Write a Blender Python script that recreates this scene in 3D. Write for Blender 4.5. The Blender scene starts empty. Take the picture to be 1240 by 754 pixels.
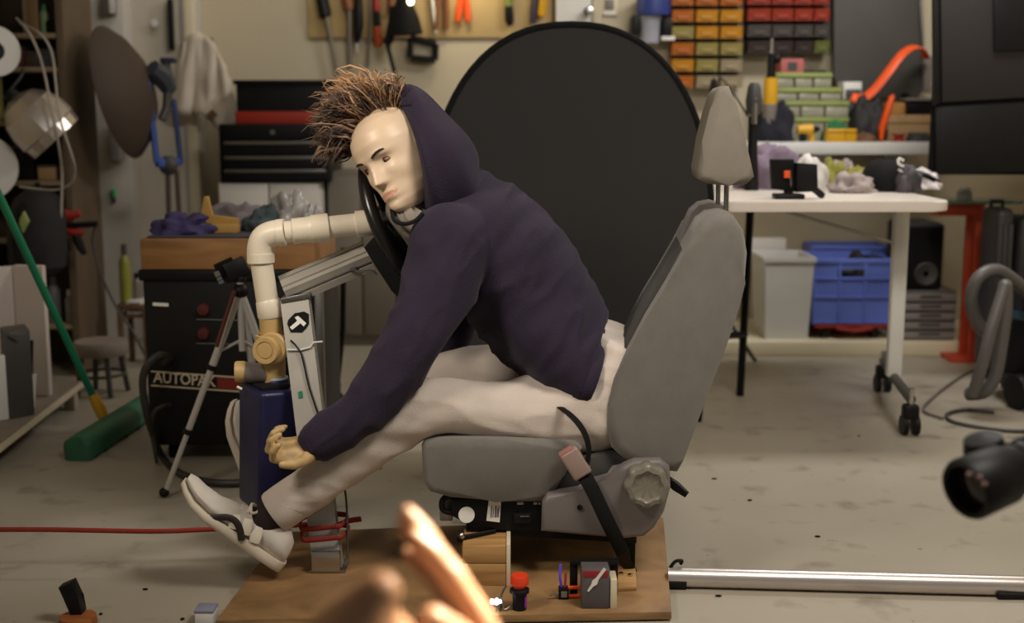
import bpy, bmesh, math, random
from mathutils import Vector, Matrix, noise
C = bpy.context.scene
COL = C.collection
PI = math.pi

# ---------------------------------------------------------------- camera
F, CX, CY, H = 1500.0, 620.0, 377.0, 1.0
PITCH = math.atan((CY - 140.0) / F)
cd = bpy.data.cameras.new('camera')
cam = bpy.data.objects.new('camera', cd)
COL.objects.link(cam)
cam.location = (0, 0, H)
cam.rotation_euler = (PI / 2 - PITCH, 0, 0)
cd.sensor_width = 36.0
cd.lens = 36.0 * F / 1240.0
cd.clip_start = 0.05
cd.dof.use_dof = True
cd.dof.focus_distance = 2.68
cd.dof.aperture_fstop = 2.3
C.camera = cam

def at(px, py, Y):
    """world point on the sight line of a pixel of the 1240x754 frame at depth Y"""
    x = (px - CX) / F
    v = -(py - CY) / F
    dy = math.cos(PITCH) + v * math.sin(PITCH)
    dz = -math.sin(PITCH) + v * math.cos(PITCH)
    t = Y / dy
    return Vector((x * t, Y, H + dz * t))

def fl(px, py, z=0.0):
    """world point on the horizontal plane z"""
    x = (px - CX) / F
    v = -(py - CY) / F
    dy = math.cos(PITCH) + v * math.sin(PITCH)
    dz = -math.sin(PITCH) + v * math.cos(PITCH)
    t = (z - H) / dz
    return Vector((x * t, dy * t, z))

# ---------------------------------------------------------------- world, lights, exposure
W = bpy.data.worlds.new('world'); C.world = W
W.use_nodes = True
W.node_tree.nodes['Background'].inputs[0].default_value = (1.0, 0.99, 0.97, 1)
W.node_tree.nodes['Background'].inputs[1].default_value = 0.11
C.view_settings.view_transform = 'Standard'
C.view_settings.look = 'None'
C.view_settings.gamma = 1.0
C.view_settings.use_curve_mapping = False
C.view_settings.exposure = 0.25

def area(name, loc, aim, sx, sy, power, col, spread=180):
    d = bpy.data.lights.new(name, 'AREA'); d.shape = 'RECTANGLE'
    d.size, d.size_y, d.energy, d.color = sx, sy, power, col
    d.spread = math.radians(spread)
    o = bpy.data.objects.new(name, d); COL.objects.link(o)
    o.location = loc
    o.rotation_euler = (Vector(aim) - Vector(loc)).to_track_quat('-Z', 'Y').to_euler()
    return o
WARM = (1.0, 0.93, 0.83)
area('key_ceiling_light', (1.0, 1.5, 2.45), (0.75, 2.6, 0.2), 0.9, 0.5, 35, WARM)
area('rear_ceiling_light', (1.5, 4.2, 2.5), (1.5, 4.6, 0), 1.0, 0.4, 30, (1.0, 0.98, 0.95))
area('added_wall_wash', (-0.6, 4.7, 2.6), (-0.6, 5.75, 1.6), 1.6, 0.2, 6, WARM)  # unseen light added to keep the top of the back wall bright
area('left_film_light', (-1.1, 1.5, 1.75), (-0.12, 2.65, 0.72), 0.35, 0.35, 3.0, (1.0, 0.9, 0.77), 75)

sd = bpy.data.lights.new('added_hand_spot', 'SPOT'); sd.energy = 620; sd.color = (1.0, 0.9, 0.74); sd.spot_size = math.radians(10); sd.spot_blend = 0.6; sd.shadow_soft_size = 0.06  # unseen narrow spot added to brighten the fingers of the foreground hand
so = bpy.data.objects.new('added_hand_spot', sd); COL.objects.link(so); so.location = (0.72, 1.25, 1.45)
so.rotation_euler = (Vector((-0.03, 0.97, 0.64)) - Vector(so.location)).to_track_quat('-Z', 'Y').to_euler()

# ---------------------------------------------------------------- materials
MATS = {}
def lin(c):
    return tuple(((v / 255.0) / 12.92 if v / 255.0 <= 0.04045 else ((v / 255.0 + 0.055) / 1.055) ** 2.4) for v in c) + (1.0,)

def mat(name, rgb, rough=0.6, metal=0.0, var=0.12, scale=8.0, bump=0.0, bscale=None, spec=0.5, emit=None, estr=0.0,
        trans=0.0, alpha=1.0, stretch=None, sheen=0.0):
    if name in MATS: return MATS[name]
    m = bpy.data.materials.new(name); m.use_nodes = True
    nt = m.node_tree; N = nt.nodes; L = nt.links
    b = N['Principled BSDF']
    c = lin(rgb)
    b.inputs['Roughness'].default_value = rough
    b.inputs['Metallic'].default_value = metal
    b.inputs['Specular IOR Level'].default_value = spec
    if trans: b.inputs['Transmission Weight'].default_value = trans
    if alpha < 1: b.inputs['Alpha'].default_value = alpha
    if sheen: b.inputs['Sheen Weight'].default_value = sheen
    if emit:
        b.inputs['Emission Color'].default_value = lin(emit)
        b.inputs['Emission Strength'].default_value = estr
    tc = N.new('ShaderNodeTexCoord'); mp = N.new('ShaderNodeMapping')
    L.new(tc.outputs['Object'], mp.inputs['Vector'])
    if stretch: mp.inputs['Scale'].default_value = stretch
    nz = N.new('ShaderNodeTexNoise'); nz.inputs['Scale'].default_value = scale; nz.inputs['Detail'].default_value = 5
    L.new(mp.outputs[0], nz.inputs['Vector'])
    rp = N.new('ShaderNodeValToRGB')
    lo = tuple(max(0, v * (1 - var)) for v in c[:3]) + (1,)
    hi = tuple(min(1, v * (1 + var)) for v in c[:3]) + (1,)
    rp.color_ramp.elements[0].position = 0.3; rp.color_ramp.elements[0].color = lo
    rp.color_ramp.elements[1].position = 0.7; rp.color_ramp.elements[1].color = hi
    L.new(nz.outputs['Fac'], rp.inputs['Fac']); L.new(rp.outputs['Color'], b.inputs['Base Color'])
    if bump:
        n2 = N.new('ShaderNodeTexNoise'); n2.inputs['Scale'].default_value = bscale or scale * 6; n2.inputs['Detail'].default_value = 4
        L.new(mp.outputs[0], n2.inputs['Vector'])
        bp = N.new('ShaderNodeBump'); bp.inputs['Strength'].default_value = bump; bp.inputs['Distance'].default_value = 0.01
        L.new(n2.outputs['Fac'], bp.inputs['Height']); L.new(bp.outputs['Normal'], b.inputs['Normal'])
    MATS[name] = m
    return m

def floor_mat():
    m = bpy.data.materials.new('concrete_floor'); m.use_nodes = True
    nt = m.node_tree; N = nt.nodes; L = nt.links; b = N['Principled BSDF']
    tc = N.new('ShaderNodeTexCoord')
    def nz(s, d):
        n = N.new('ShaderNodeTexNoise'); n.inputs['Scale'].default_value = s; n.inputs['Detail'].default_value = d
        L.new(tc.outputs['Object'], n.inputs['Vector']); return n
    a = nz(0.9, 6); r = N.new('ShaderNodeValToRGB')
    r.color_ramp.elements[0].position = 0.3; r.color_ramp.elements[0].color = lin((148, 139, 124))
    r.color_ramp.elements[1].position = 0.72; r.color_ramp.elements[1].color = lin((174, 166, 151))
    L.new(a.outputs['Fac'], r.inputs['Fac'])
    f = nz(9, 8); r2 = N.new('ShaderNodeValToRGB')
    r2.color_ramp.elements[0].position = 0.30; r2.color_ramp.elements[0].color = (0.45, 0.42, 0.38, 1)
    r2.color_ramp.elements[1].position = 0.42; r2.color_ramp.elements[1].color = (1, 1, 1, 1)
    L.new(f.outputs['Fac'], r2.inputs['Fac'])
    s = nz(38, 3); r3 = N.new('ShaderNodeValToRGB')
    r3.color_ramp.elements[0].position = 0.23; r3.color_ramp.elements[0].color = (0.25, 0.22, 0.19, 1)
    r3.color_ramp.elements[1].position = 0.29; r3.color_ramp.elements[1].color = (1, 1, 1, 1)
    L.new(s.outputs['Fac'], r3.inputs['Fac'])
    prev = r.outputs['Color']
    for q in (r2, r3):
        mx = N.new('ShaderNodeMix'); mx.data_type = 'RGBA'; mx.blend_type = 'MULTIPLY'; mx.inputs['Factor'].default_value = 0.55
        L.new(prev, mx.inputs['A']); L.new(q.outputs['Color'], mx.inputs['B']); prev = mx.outputs['Result']
    L.new(prev, b.inputs['Base Color'])
    b.inputs['Roughness'].default_value = 0.42
    b.inputs['Specular IOR Level'].default_value = 0.35
    bp = N.new('ShaderNodeBump'); bp.inputs['Strength'].default_value = 0.06; bp.inputs['Distance'].default_value = 0.01
    L.new(f.outputs['Fac'], bp.inputs['Height']); L.new(bp.outputs['Normal'], b.inputs['Normal'])
    return m

def wood_mat(name, a, bcol, sc=(2, 30, 30), rough=0.6):
    if name in MATS: return MATS[name]
    m = bpy.data.materials.new(name); m.use_nodes = True
    nt = m.node_tree; N = nt.nodes; L = nt.links; b = N['Principled BSDF']
    tc = N.new('ShaderNodeTexCoord'); mp = N.new('ShaderNodeMapping'); mp.inputs['Scale'].default_value = sc
    L.new(tc.outputs['Object'], mp.inputs['Vector'])
    n = N.new('ShaderNodeTexNoise'); n.inputs['Scale'].default_value = 1.6; n.inputs['Detail'].default_value = 7; n.inputs['Distortion'].default_value = 0.6
    L.new(mp.outputs[0], n.inputs['Vector'])
    r = N.new('ShaderNodeValToRGB')
    r.color_ramp.elements[0].position = 0.32; r.color_ramp.elements[0].color = lin(a)
    r.color_ramp.elements[1].position = 0.68; r.color_ramp.elements[1].color = lin(bcol)
    L.new(n.outputs['Fac'], r.inputs['Fac']); L.new(r.outputs['Color'], b.inputs['Base Color'])
    b.inputs['Roughness'].default_value = rough
    MATS[name] = m
    return m

# ---------------------------------------------------------------- helpers
def worldloc(o):
    v = Vector((0, 0, 0))
    while o: v = v + o.location; o = o.parent
    return v

class MB:
    """collects shapes given in world coordinates, builds them as ONE mesh object"""
    def __init__(s): s.bm = bmesh.new()
    def _bev(s, verts, bev, seg):
        if bev > 0:
            ed = {e for v in verts for e in v.link_edges}
            bmesh.ops.bevel(s.bm, geom=list(ed), offset=bev, segments=seg, affect='EDGES', profile=0.5, clamp_overlap=True)
    def box(s, c, size, rot=None, bev=0.0, seg=2, taper=1.0):
        hx, hy, hz = (q / 2 for q in size)
        c = Vector(c); vs = []
        R = rot if rot is not None else Matrix.Identity(3)
        for z in (-1, 1):
            k = taper if z < 0 else 1.0
            for x, y in ((-1, -1), (1, -1), (1, 1), (-1, 1)):
                vs.append(s.bm.verts.new(c + R @ Vector((x * hx * k, y * hy * k, z * hz))))
        for f in ((3, 2, 1, 0), (4, 5, 6, 7), (0, 1, 5, 4), (1, 2, 6, 5), (2, 3, 7, 6), (3, 0, 4, 7)):
            s.bm.faces.new([vs[i] for i in f])
        s._bev(vs, bev, seg)
        return s
    def bb(s, a, b, bev=0.0, seg=2):
        a, b = Vector(a), Vector(b)
        return s.box((a + b) / 2, [abs(q) for q in (b - a)], bev=bev, seg=seg)
    def loft(s, rings, cap=True, closed=False):
        R = [[s.bm.verts.new(p) for p in r] for r in rings]
        n = len(R[0]); m = len(R)
        for i in range(m if closed else m - 1):
            a, b = R[i], R[(i + 1) % m]
            for j in range(n):
                k = (j + 1) % n
                s.bm.faces.new((a[j], a[k], b[k], b[j]))
        if cap and not closed:
            s.bm.faces.new(list(reversed(R[0]))); s.bm.faces.new(R[-1])
        return s
    def tube(s, pts, r, n=8, closed=False, flat=None, up=None, cap=True):
        pts = [Vector(p) for p in pts]; m = len(pts)
        rad = list(r) if isinstance(r, (list, tuple)) else [r] * m
        T = []
        for i in range(m):
            a = pts[(i - 1) % m] if (closed or i > 0) else pts[i]
            b = pts[(i + 1) % m] if (closed or i < m - 1) else pts[i]
            T.append((b - a).normalized())
        ref = Vector(up) if up is not None else (Vector((0, 0, 1)) if abs(T[0].z) < 0.9 else Vector((0, 1, 0)))
        u = (ref - T[0] * ref.dot(T[0])).normalized()
        rings = []
        for i in range(m):
            u = (u - T[i] * u.dot(T[i]))
            u = u.normalized() if u.length > 1e-6 else T[i].orthogonal().normalized()
            w = T[i].cross(u)
            ru = rad[i]; rw = rad[i] * (flat if flat else 1.0)
            rings.append([pts[i] + u * ru * math.cos(2 * PI * k / n) + w * rw * math.sin(2 * PI * k / n) for k in range(n)])
        return s.loft(rings, cap=cap, closed=closed)
    def cyl(s, a, b, r0, r1=None, n=16):
        return s.tube([a, b], [r0, r1 if r1 is not None else r0], n=n)
    def lathe(s, prof, c, axis=(0, 0, 1), n=20, ang=2 * PI):
        c = Vector(c); A = Vector(axis).normalized(); u = A.orthogonal().normalized(); w = A.cross(u)
        return s.loft([[c + A * z + (u * math.cos(2 * PI * k / n) + w * math.sin(2 * PI * k / n)) * max(r, 1e-4) for k in range(n)] for r, z in prof])
    def ell(s, c, r, n=14, m=9, rot=None):
        c = Vector(c); R = rot if rot is not None else Matrix.Identity(3)
        rx, ry, rz = (r, r, r) if isinstance(r, (int, float)) else r
        rings = []
        for i in range(1, m):
            t = PI * i / m
            rings.append([c + R @ Vector((rx * math.sin(t) * math.cos(2 * PI * k / n), ry * math.sin(t) * math.sin(2 * PI * k / n), rz * math.cos(t))) for k in range(n)])
        rings = rings[::-1]
        return s.loft(rings)
    def prism(s, poly, ext, bev=0.0, seg=2):
        ext = Vector(ext)
        a = [s.bm.verts.new(p) for p in poly]; b = [s.bm.verts.new(Vector(p) + ext) for p in poly]
        n = len(a)
        s.bm.faces.new(list(reversed(a))); s.bm.faces.new(b)
        for j in range(n):
            k = (j + 1) % n
            s.bm.faces.new((a[j], a[k], b[k], b[j]))
        if bev > 0:
            ed = []
            for loop in (a, b):
                for j in range(n):
                    e = s.bm.edges.get((loop[j], loop[(j + 1) % n]))
                    if e: ed.append(e)
            bmesh.ops.bevel(s.bm, geom=ed, offset=bev, segments=seg, affect='EDGES', profile=0.5, clamp_overlap=True)
        return s
    def mesh(s, name, off):
        bmesh.ops.recalc_face_normals(s.bm, faces=s.bm.faces)
        if off.length > 0: bmesh.ops.translate(s.bm, verts=s.bm.verts, vec=-off)
        me = bpy.data.meshes.new(name); s.bm.to_mesh(me); s.bm.free()
        return me
    def build(s, name, m, parent=None, smooth=True, angle=40, origin=None):
        off = worldloc(parent) if parent else Vector((0, 0, 0))
        loc = Vector((0, 0, 0))
        if parent is None:
            s.bm.verts.ensure_lookup_table()
            co = [v.co for v in s.bm.verts]
            if origin is None:
                loc = Vector(((min(c.x for c in co) + max(c.x for c in co)) / 2, (min(c.y for c in co) + max(c.y for c in co)) / 2, min(c.z for c in co)))
            else: loc = Vector(origin)
            off = loc
        me = s.mesh(name, off)
        if smooth:
            me.polygons.foreach_set('use_smooth', [True] * len(me.polygons))
            me.set_sharp_from_angle(angle=math.radians(angle))
        if m is not None: me.materials.append(m)
        o = bpy.data.objects.new(name, me); COL.objects.link(o)
        if parent: o.parent = parent
        else: o.location = loc
        return o

def evalmesh(me, mods):
    o = bpy.data.objects.new('temporary', me); COL.objects.link(o)
    mods(o)
    bpy.context.view_layer.update()
    dg = bpy.context.evaluated_depsgraph_get()
    out = bpy.data.meshes.new_from_object(o.evaluated_get(dg))
    bpy.data.objects.remove(o)
    return out

def fused(mb, name, m, parent=None, voxel=0.006, smooth=6, disp=None, origin=None):
    """union of overlapping closed shapes into one continuous skin"""
    off = worldloc(parent) if parent else Vector(origin or (0, 0, 0))
    me = mb.mesh(name, off)
    def mods(o):
        r = o.modifiers.new('r', 'REMESH'); r.mode = 'VOXEL'; r.voxel_size = voxel
        if smooth:
            q = o.modifiers.new('s', 'SMOOTH'); q.iterations = smooth; q.factor = 0.5
    out = evalmesh(me, mods); out.name = name
    bpy.data.meshes.remove(me)
    if disp:
        nr = [v.normal.copy() for v in out.vertices]
        for v, n in zip(out.vertices, nr): v.co = v.co + n * disp(v.co + off)
    out.polygons.foreach_set('use_smooth', [True] * len(out.polygons))
    out.materials.clear(); out.materials.append(m)
    o = bpy.data.objects.new(name, out); COL.objects.link(o)
    if parent: o.parent = parent
    else: o.location = off
    return o

def tag(o, label, cat, group=None):
    o['label'] = label; o['category'] = cat
    if group: o['group'] = group
    return o
def thing(name, label, cat, loc=(0, 0, 0), group=None):
    o = bpy.data.objects.new(name, None); COL.objects.link(o)
    o.location = loc; o.empty_display_size = 0.05
    return tag(o, label, cat, group)
def struct(o):
    o['kind'] = 'structure'; return o
def dup(root, loc, label=None, mats=None):
    r = root.copy(); COL.objects.link(r); r.location = loc
    if label: r['label'] = label
    for ch in list(root.children):
        c = ch.copy(); COL.objects.link(c); c.parent = r
        for g in list(ch.children):
            d = g.copy(); COL.objects.link(d); d.parent = c
    return r
def text(s, size, m, name, parent, mw, ext=0.0008, bold=0.0):
    cu = bpy.data.curves.new('t', 'FONT'); cu.body = s; cu.size = size; cu.extrude = ext; cu.offset = bold
    cu.align_x = 'CENTER'; cu.align_y = 'CENTER'; cu.resolution_u = 3
    o = bpy.data.objects.new('t', cu); COL.objects.link(o)
    bpy.context.view_layer.update()
    me = bpy.data.meshes.new_from_object(o.evaluated_get(bpy.context.evaluated_depsgraph_get()))
    bpy.data.objects.remove(o)
    off = worldloc(parent) if parent else Vector((0, 0, 0))
    me.transform(Matrix.Translation(-off) @ mw)
    me.materials.clear(); me.materials.append(m)
    q = bpy.data.objects.new(name, me); COL.objects.link(q)
    if parent: q.parent = parent
    return q
def facing(pos, right, up):
    """matrix of a plane at pos whose x runs along right and y along up"""
    r = Vector(right).normalized(); u = Vector(up); u = (u - r * u.dot(r)).normalized(); n = r.cross(u)
    M = Matrix((r, u, n)).transposed().to_4x4(); M.translation = Vector(pos)
    return M
def smoothpath(pts, k=6, closed=False):
    P = [Vector(p) for p in pts]; n = len(P); out = []
    rng = range(n) if closed else range(n - 1)
    for i in rng:
        p0 = P[(i - 1) % n] if (closed or i > 0) else P[i]
        p1 = P[i]; p2 = P[(i + 1) % n]
        p3 = P[(i + 2) % n] if (closed or i + 2 < n) else p2
        for j in range(k):
            t = j / k
            out.append(0.5 * ((2 * p1) + (p2 - p0) * t + (2 * p0 - 5 * p1 + 4 * p2 - p3) * t * t + (3 * p1 - p0 - 3 * p2 + p3) * t ** 3))
    if not closed: out.append(P[-1])
    return out
def heap(name, m, c, size, seed, label=None, cat=None, parent=None, fold=0.3, n=40, group=None, z0=None):
    """a crumpled cloth lying on a surface at c (base centre)"""
    mb = MB(); c = Vector(c); rings = []
    sx, sy, sz = size
    for i in range(1, 15):
        t = i / 14.0
        ring = []
        for k in range(n):
            a = 2 * PI * k / n
            d = Vector((math.cos(a) * math.sin(t * PI / 2), math.sin(a) * math.sin(t * PI / 2), math.cos(t * PI / 2)))
            q = d * 2.2 + Vector((seed * 7.3, seed * 1.7, 0))
            r = 1 + fold * noise.noise(q) + fold * 0.5 * (abs(noise.noise(q * 2.3)) - 0.25)
            r = max(0.72, min(1.22, r))
            ring.append(c + Vector((d.x * sx * r, d.y * sy * r, max(0.0, d.z * sz * r + (0.0 if t == 1 else 0.004)))))
        rings.append(ring)
    mb.loft(rings)
    o = mb.build(name, m, parent, angle=70)
    if label: tag(o, label, cat, group)
    return o
# ================================================================ the setting
M_WALL = mat('painted_plaster', (196, 184, 158), 0.8, var=0.05, scale=1.5, bump=0.03, bscale=60)
M_WHITE = mat('white_paint', (205, 200, 192), 0.55, var=0.04, scale=3)
M_DOOR = mat('door_paint', (198, 190, 175), 0.5, var=0.04, scale=2)
M_TRIM = mat('cream_trim', (222, 210, 180), 0.55, var=0.05, scale=4)
M_BLACK = mat('black_plastic', (17, 16, 17), 0.5, var=0.2, scale=20, spec=0.25)
M_MATTE = mat('black_matte', (20, 19, 19), 0.85, var=0.15, scale=20, spec=0.2)
M_METALB = mat('black_metal', (19, 18, 19), 0.45, 0.2, var=0.2, scale=20, spec=0.25)
M_CHROME = mat('chrome', (190, 188, 185), 0.22, 1.0, var=0.05)
M_STEEL = mat('steel', (150, 148, 145), 0.35, 1.0, var=0.08)
M_ALU = mat('aluminium', (182, 176, 166), 0.4, 0.35, var=0.06, scale=20)
M_GREYP = mat('grey_plastic', (120, 112, 106), 0.5, var=0.06, scale=12)
M_DGREY = mat('dark_grey_plastic', (62, 60, 58), 0.55, var=0.1, scale=10)
M_CREAM = mat('cream_plastic', (214, 200, 172), 0.45, var=0.05, scale=10)
M_RED = mat('red_paint', (150, 40, 24), 0.5, var=0.1)
M_ORANGE = mat('orange_plastic', (240, 86, 20), 0.45, var=0.06)
M_YELLOW = mat('yellow_plastic', (214, 160, 24), 0.45, var=0.1)
M_GREEN = mat('green_plastic', (22, 120, 84), 0.4, var=0.1)
M_BLUE = mat('blue_plastic', (104, 124, 212), 0.45, var=0.08)
M_NAVY = mat('navy_plastic', (26, 26, 62), 0.4, var=0.15, scale=14)
M_WHITEP = mat('white_plastic', (215, 213, 208), 0.4, var=0.03)
M_PAPER = mat('white_label', (225, 222, 214), 0.7, var=0.03)
M_PINE = wood_mat('pine', (150, 110, 62), (188, 146, 92))
M_PLY = wood_mat('plywood', (114, 86, 54), (158, 122, 80), (5, 5, 30), 0.55)
M_DWOOD = wood_mat('dark_wood', (84, 60, 40), (112, 84, 58))
M_CARD = mat('cardboard', (170, 138, 96), 0.8, var=0.08)

BW = 5.75
struct(MB().bb((-2.5, -0.9, -0.1), (2.8, BW + 0.15, 0)).build('floor', floor_mat()))
struct(MB().bb((-2.5, BW, 0), (2.8, BW + 0.15, 2.7)).build('wall_back', M_WALL))
struct(MB().bb((-2.5, -0.9, 0), (-2.35, BW, 2.7)).build('wall_left', M_WALL))
struct(MB().bb((2.65, -0.9, 0), (2.8, BW, 2.7)).build('wall_right', M_WALL))
struct(MB().bb((-2.5, -0.9, 2.7), (2.8, BW + 0.15, 2.8)).build('ceiling', M_WHITE))
# white pilaster on the left
a = at(96, 200, 5.5); b_ = at(158, 200, 5.5)
struct(MB().bb((a.x - 0.02, 5.5, 0), (b_.x, BW, 2.7), 0.004).build('trim_1', M_WHITE))
# door leaf beside it, standing in the back wall
a = at(160, 100, 5.6); b_ = at(222, 100, 5.6)
dr = struct(MB().bb((a.x - 0.04, 5.62, 0.01), (b_.x, 5.7, 2.1), 0.005).build('door_1', M_DOOR))
MB().bb((b_.x, 5.6, 0), (b_.x + 0.06, BW, 2.16), 0.006).build('door_frame', M_WHITE, dr)
h0 = at(205, 4, 5.58)
MB().bb((h0.x - 0.008, 5.57, h0.z - 0.2), (h0.x + 0.008, 5.625, h0.z + 0.02), 0.004).build('door_handle', M_METALB, dr)
k0 = at(187, 29, 5.6)
MB().lathe([(0, 0), (0.012, 0), (0.012, 0.012), (0.018, 0.02), (0.016, 0.03), (0, 0.034)], (k0.x, 5.62, k0.z), (0, -1, 0)).build('door_knob', M_WHITEP, dr)
# kick platform under the bench, right
a = at(700, 425, 5.12); b_ = at(1192, 425, 5.12)
struct(MB().bb((a.x, 5.12, 0), (b_.x + 0.1, BW, 0.062), 0.005).build('trim_2', M_TRIM))
# bright door of the fridge-like recess panel above the backdrop and its knob
a = at(673, 20, 5.7); b_ = at(716, 20, 5.7)
dd = struct(MB().bb((a.x, 5.69, 1.25), (b_.x, BW, 1.9), 0.004).build('door_2', M_WHITEP))
k0 = at(712, 14, 5.66)
MB().lathe([(0, 0), (0.01, 0), (0.01, 0.02), (0.022, 0.03), (0.022, 0.042), (0, 0.05)], (k0.x, 5.69, k0.z), (0, -1, 0)).build('door_knob', M_CHROME, dd)
struct(MB().bb((b_.x + 0.004, 5.68, 1.2), (b_.x + 0.045, BW, 1.95), 0.004).build('trim_3', M_WALL))
# ================================================================ test rig: board, seat, dummy person, steering frame
ZB = 0.02
def P2(pts, Y): return [at(x, y, Y) for x, y in pts]
SK = Vector((0.09, 1.0, 0.0))            # the rig is turned a little: its depth direction
# ---- base board
bd = MB()
corner = [fl(262, 760, .004), fl(813, 750, .004), fl(803, 634, .004), fl(342, 652, .004)]
bd.prism(corner, (0, 0, 0.017), 0.002)
board = tag(bd.build('base_board', M_PLY), 'scuffed plywood base board on the floor carrying the car seat', 'board')
ZT = 0.021
# loose scraps on the board
def scrap(name, c4, h, m, label, cat, parent=None):
    o = MB().prism([Vector((p.x, p.y, ZT)) for p in c4], (0, 0, h), 0.0015).build(name, m)
    return tag(o, label, cat)
# wood block under the front of the rail
bl = thing('wooden_block', 'two stacked pine planks on end under the front of the seat rail', 'block', fl(590, 708, ZT))
pA = fl(560, 709, ZT); pB = fl(613, 708, ZT)
zt = at(590, 661, pA.y).z; zm = at(590, 682, pA.y).z
MB().bb((pA.x, pA.y, ZT), (pB.x, pA.y + 0.13, zm - 0.0015), 0.002).build('plank', M_PINE, bl)
MB().bb((pA.x, pA.y, zm), (pB.x, pA.y + 0.13, zt), 0.002).build('plank', M_PINE, bl)
MB().bb((pB.x + 0.0005, pA.y - 0.002, ZT), (pB.x + 0.009, pA.y + 0.13, zt + 0.004), 0.001).build('edge_strip', M_CREAM, bl)
# ---- car seat
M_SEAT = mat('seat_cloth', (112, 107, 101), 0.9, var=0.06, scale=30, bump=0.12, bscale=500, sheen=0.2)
M_SEATB = mat('seat_cloth_shaded', (66, 63, 60), 0.92, var=0.08, scale=30, bump=0.12, bscale=500)  # darker than the seat cloth: shade of the seat front painted in
M_SHIELD = mat('seat_side_plastic', (112, 105, 103), 0.5, var=0.05, scale=8)
M_KNOB = mat('knob_plastic', (122, 116, 104), 0.35, var=0.05)
YS = 2.55
seat = thing('car_seat', 'grey cloth car seat bolted to the plywood board under the slumped person', 'car seat', (0.1, 2.8, ZT))
cu = [(509, 540), (511, 585), (520, 597), (545, 604), (600, 608), (655, 609), (668, 603), (684, 575), (704, 545), (696, 537), (610, 532), (530, 531), (514, 533)]
MB().prism(P2(cu, YS), SK * 0.46, 0.022, 4).build('seat_cushion', M_SEAT, seat, angle=60)
cr = [(672, 560), (668, 600), (700, 612), (770, 612), (768, 560), (740, 548)]
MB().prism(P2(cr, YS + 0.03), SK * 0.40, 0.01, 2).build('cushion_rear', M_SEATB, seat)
bk = [(734, 520), (735, 492), (743, 462), (762, 424), (782, 386), (804, 350), (824, 315), (838, 288), (846, 270), (858, 260), (874, 257), (890, 262), (901, 280), (906, 308), (903, 342), (893, 380), (878, 424), (860, 470), (842, 518), (828, 556), (821, 575), (790, 572), (756, 560), (740, 545)]
MB().prism(P2(bk, YS), SK * 0.44, 0.03, 4).build('backrest', M_SEAT, seat, angle=60)
# front panel of the backrest, set between the bolsters
f0 = [(746, 470), (766, 424), (790, 382), (812, 346), (834, 308), (842, 316), (824, 352), (800, 394), (776, 436), (758, 474)]
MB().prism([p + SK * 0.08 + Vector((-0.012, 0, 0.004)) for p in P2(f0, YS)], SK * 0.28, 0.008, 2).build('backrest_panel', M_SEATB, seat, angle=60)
hr = [(873, 104), (883, 104), (893, 128), (902, 165), (909, 195), (914, 214), (905, 223), (884, 225), (858, 223), (845, 217), (844, 206), (850, 172), (860, 132), (866, 112)]
hd = MB().prism(P2(hr, 2.64), SK * 0.25, 0.022, 4).build('headrest', mat('headrest_cloth', (132, 124, 112), 0.9, var=0.05, scale=30, bump=0.12, bscale=500), seat, angle=60)
for (px, Y, yb) in ((879, 2.69, 267), (869, 2.83, 259)):
    MB().cyl(at(px, yb, Y), at(px + 1, 215, Y), 0.0055, n=10).build('headrest_post', M_STEEL, seat)
    p = at(px, yb, Y)
    MB().lathe([(0, -0.004), (0.016, -0.004), (0.016, 0.004), (0.009, 0.012), (0, 0.012)], p).build('post_collar', M_KNOB, seat)
sh = [(655, 644), (656, 608), (662, 599), (700, 595), (722, 589), (735, 580), (745, 575), (754, 565), (768, 558), (800, 557), (811, 567), (812, 590), (804, 620), (792, 640), (780, 650), (755, 653)]
MB().prism(P2(sh, YS - 0.025), SK * 0.045, 0.01, 3).build('side_shield', M_SHIELD, seat)
MB().prism(P2([(x, y) for x, y in sh], YS + 0.42), SK * 0.04, 0.01, 3).build('side_shield', M_SHIELD, seat)
kc = at(782, 584, YS - 0.025)
def lobed(r, k, z0, z1, n=64, amp=0.055):
    rings = []
    for rr, y in ((r * 0.9, z0), (r, z0 - 0.004), (r, z1 + 0.008), (r * 0.93, z1 + 0.002), (r * 0.72, z1), (r * 0.6, z1 + 0.006), (r * 0.1, z1 + 0.006)):
        rings.append([kc + Vector((math.cos(2 * PI * j / n), 0, math.sin(2 * PI * j / n))) * rr * (1 + (amp if rr > r * .65 else 0) * math.cos(k * 2 * PI * j / n)) + Vector((0, y, 0)) for j in range(n)])
    return MB().loft(rings)
lobed(0.046, 8, 0.004, -0.034).build('recliner_knob', M_KNOB, seat, angle=50)
MB().tube([at(806, 578, YS + .03), at(818, 588, YS + .02), at(832, 599, YS + .01)], [0.008, 0.012, 0.008], flat=.6).build('recliner_lever', M_BLACK, seat)
hp = at(702, 614, YS - 0.026)
MB().cyl(hp, hp + Vector((0, -0.003, 0)), 0.006, n=10).build('shield_plug', M_BLACK, seat)
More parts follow.
